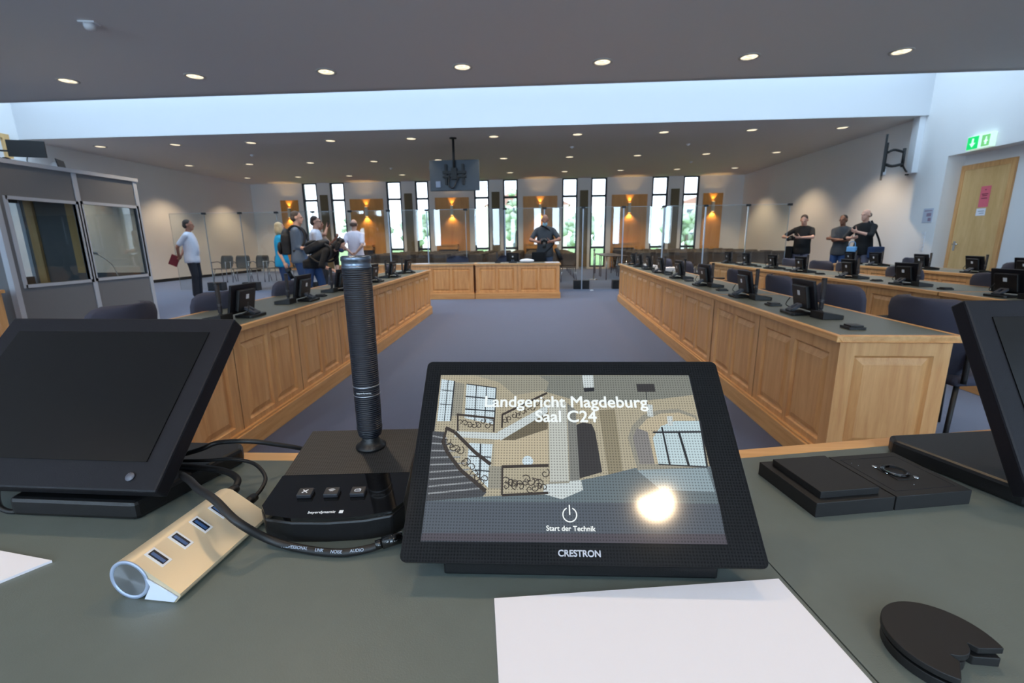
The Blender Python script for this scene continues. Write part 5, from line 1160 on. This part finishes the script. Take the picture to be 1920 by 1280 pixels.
# 4 man in white with glasses, 5 person with phone
person('man in a white shirt with glasses in the middle of the left group', (-4.78, 9.75, 0), math.radians(105), 1.81, LIGHTS, WS, NAVY, (.12, -.26, 1.12), (-.12, -.26, 1.10), hair=(58, 40, 32), glasses=True)
o, K, A, hp = person('man behind the left group holding a phone up to his face', (-5.2, 10.75, 0), math.radians(92), 1.80, TANS, cloth('beige_shirt', (150, 130, 118)), GRY, (.1, -.34, 1.30), (-.08, -.24, 1.54), (.3, 0, -1), (-.8, -.2, -.6), hair=(50, 36, 30))
tag(MB().b2(-.036, .036, -.005, .005, -.075, .075).build('phone', BLACK, loc=W(o, K, (-.06, -.27, 1.63)), rot=(.2, 0, o.rotation_euler.z)), 'dark phone held up by the man behind the left group', 'phone')
# 6 bending woman
o, K, A, hp = person('woman in a black jacket bending forward with a camera, dark hair tied up', (-4.22, 8.35, 0), math.radians(84), 1.70, LIGHTS, BLK, JEANS, (.10, -.36, 1.27), (-.08, -.34, 1.30), (.8, .2, -.4), (-.8, .2, -.4), sleeve='half', lean=math.radians(66), pitch=math.radians(-28), hair=(22, 18, 20), hairstyle='loose', female=True, mask=(38, 50, 84), step=.25)
backpack('black backpack on the back of the bending woman', o, K, A, (16, 16, 18))
camera_thing('black camera held low by the bending woman', W(o, K, A((.0, -.46, 1.26))), math.radians(84), .5, 1.0, .14)
# 7 man in white from behind
person('man in a white shirt seen from behind, hands clasped at his back', (-4.42, 10.95, 0), math.radians(183), 1.79, LIGHTS, WS2, BEIGE, (.05, .20, .98), (-.05, .21, .96), (1, .4, 0), (-1, .4, 0), hair=(84, 62, 52), hairstyle='rim', belly=.03, pal=(0, 1, 0), par=(0, 1, 0))
# 8 photographer
o, K, A, hp = person('bald photographer in a dark grey T-shirt and pale mask behind the far desk', (.10, 11.05, 0), math.radians(-3), 1.86, TANS, GRY, LBLUE, (.13, -.30, 1.14), (-.12, -.30, 1.13), (1, .1, -.4), (-1, .1, -.4), pitch=math.radians(32), mask=(150, 190, 205), belly=.03, pal=(-.6, 0, .3), par=(.6, 0, .3))
camera_thing('black camera in the hands of the bald photographer', W(o, K, (0, -.37, 1.15)), o.rotation_euler.z, .7, 1.0, .17)
q = thing('shoulder_bag', 'black shoulder bag at the hip of the bald photographer', 'bag', W(o, K, (-.13, -.18, .80)), 0)
remesh(MB().box((0, 0, 0), (.32, .15, .26)), 'bag_body', BLK, q, .014, 10)
MB().tube([(.12, 0, .1), (.35, .12, .32), (.24, .1, .62), (.05, -.0, .72)], .018, 8).build('strap', BLK, q)
tag(MB().cyl((0, 0, 0), (.12, -.02, -.28), .05, .055, 18).build('camera_lens', MATTE, loc=W(o, K, (.25, -.1, 1.0))), 'black telephoto lens hanging at the side of the bald photographer', 'lens')
# 9 - 11 the men by the right wall
o, K, A, hp = person('man in a black polo shirt looking down at his camera by the right wall', (6.52, 12.15, 0), math.radians(-38), 1.81, LIGHTS, BLK, SLACK, (.02, -.33, 1.20), (-.22, -.26, 1.19), (1, .1, -.3), (-1, .1, -.4), pitch=math.radians(26), hair=(48, 36, 30), belly=.045, pal=(-.6, 0, .3), par=(.6, 0, .3))
camera_thing('black camera in the hands of the man in the black polo', W(o, K, (-.16, -.38, 1.18)), o.rotation_euler.z-.5, .2, 1.0, .1)
q = thing('camera_bag', 'black camera bag at the hip of the man in the black polo', 'bag', W(o, K, (-.25, -.02, .88)), o.rotation_euler.z)
remesh(MB().box((0, 0, -.04), (.15, .22, .32)), 'bag_body', BLK, q, .014, 8)
person('man in a grey T-shirt with folded arms by the right wall', (7.20, 11.75, 0), math.radians(-52), 1.77, BROWNSK, GRY, JEANS, (-.13, -.19, 1.19), (.13, -.22, 1.16), (1, -.2, -.9), (-1, -.2, -.9), hair=(34, 24, 20), pal=(0, 1, 0), par=(0, 1, 0), hdl=(-1, .1, .1), hdr=(1, .1, .05))
o, K, A, hp = person('grey-haired man in a black sweater, hands before his chest, by the right wall', (7.12, 10.85, 0), math.radians(-66), 1.84, LIGHTS, BLK, SLACK, (.05, -.28, 1.28), (-.06, -.26, 1.16), (1, .1, -.5), (-1, .1, -.5), sleeve='half', hair=(120, 106, 96), hairstyle='rim', hyaw=-.1, pal=(-.6, 0, .3), par=(.6, 0, .3))
q = thing('shoulder_bag', 'dark blue shoulder bag hanging at the hip of the grey-haired man', 'bag', W(o, K, (.27, .02, .86)), o.rotation_euler.z)
remesh(MB().box((0, 0, 0), (.14, .36, .25)), 'bag_body', cloth('blue_bag', (38, 56, 88)), q, .014, 8)
MB().tube([(0, .14, .1), (-.06, .12, .3), (-.2, .03, .68)], .02, 8).tube([(0, -.14, .1), (-.05, -.12, .35), (-.2, -.05, .66)], .02, 8).build('strap', BLK, q)
q = thing('carrier_bag', 'light blue bag hanging before the grey-haired man', 'bag', W(o, K, (-.05, -.24, .86)), o.rotation_euler.z)
remesh(MB().box((0, 0, 0), (.2, .06, .26)), 'bag_body', mat('light_blue_bag', lin(110, 170, 220), .6), q, .012, 6)
MB().tube([(-.07, 0, .12), (-.05, 0, .22), (.05, 0, .22), (.07, 0, .12)], .008, 6).build('handle', mat('light_blue_bag', None), q)
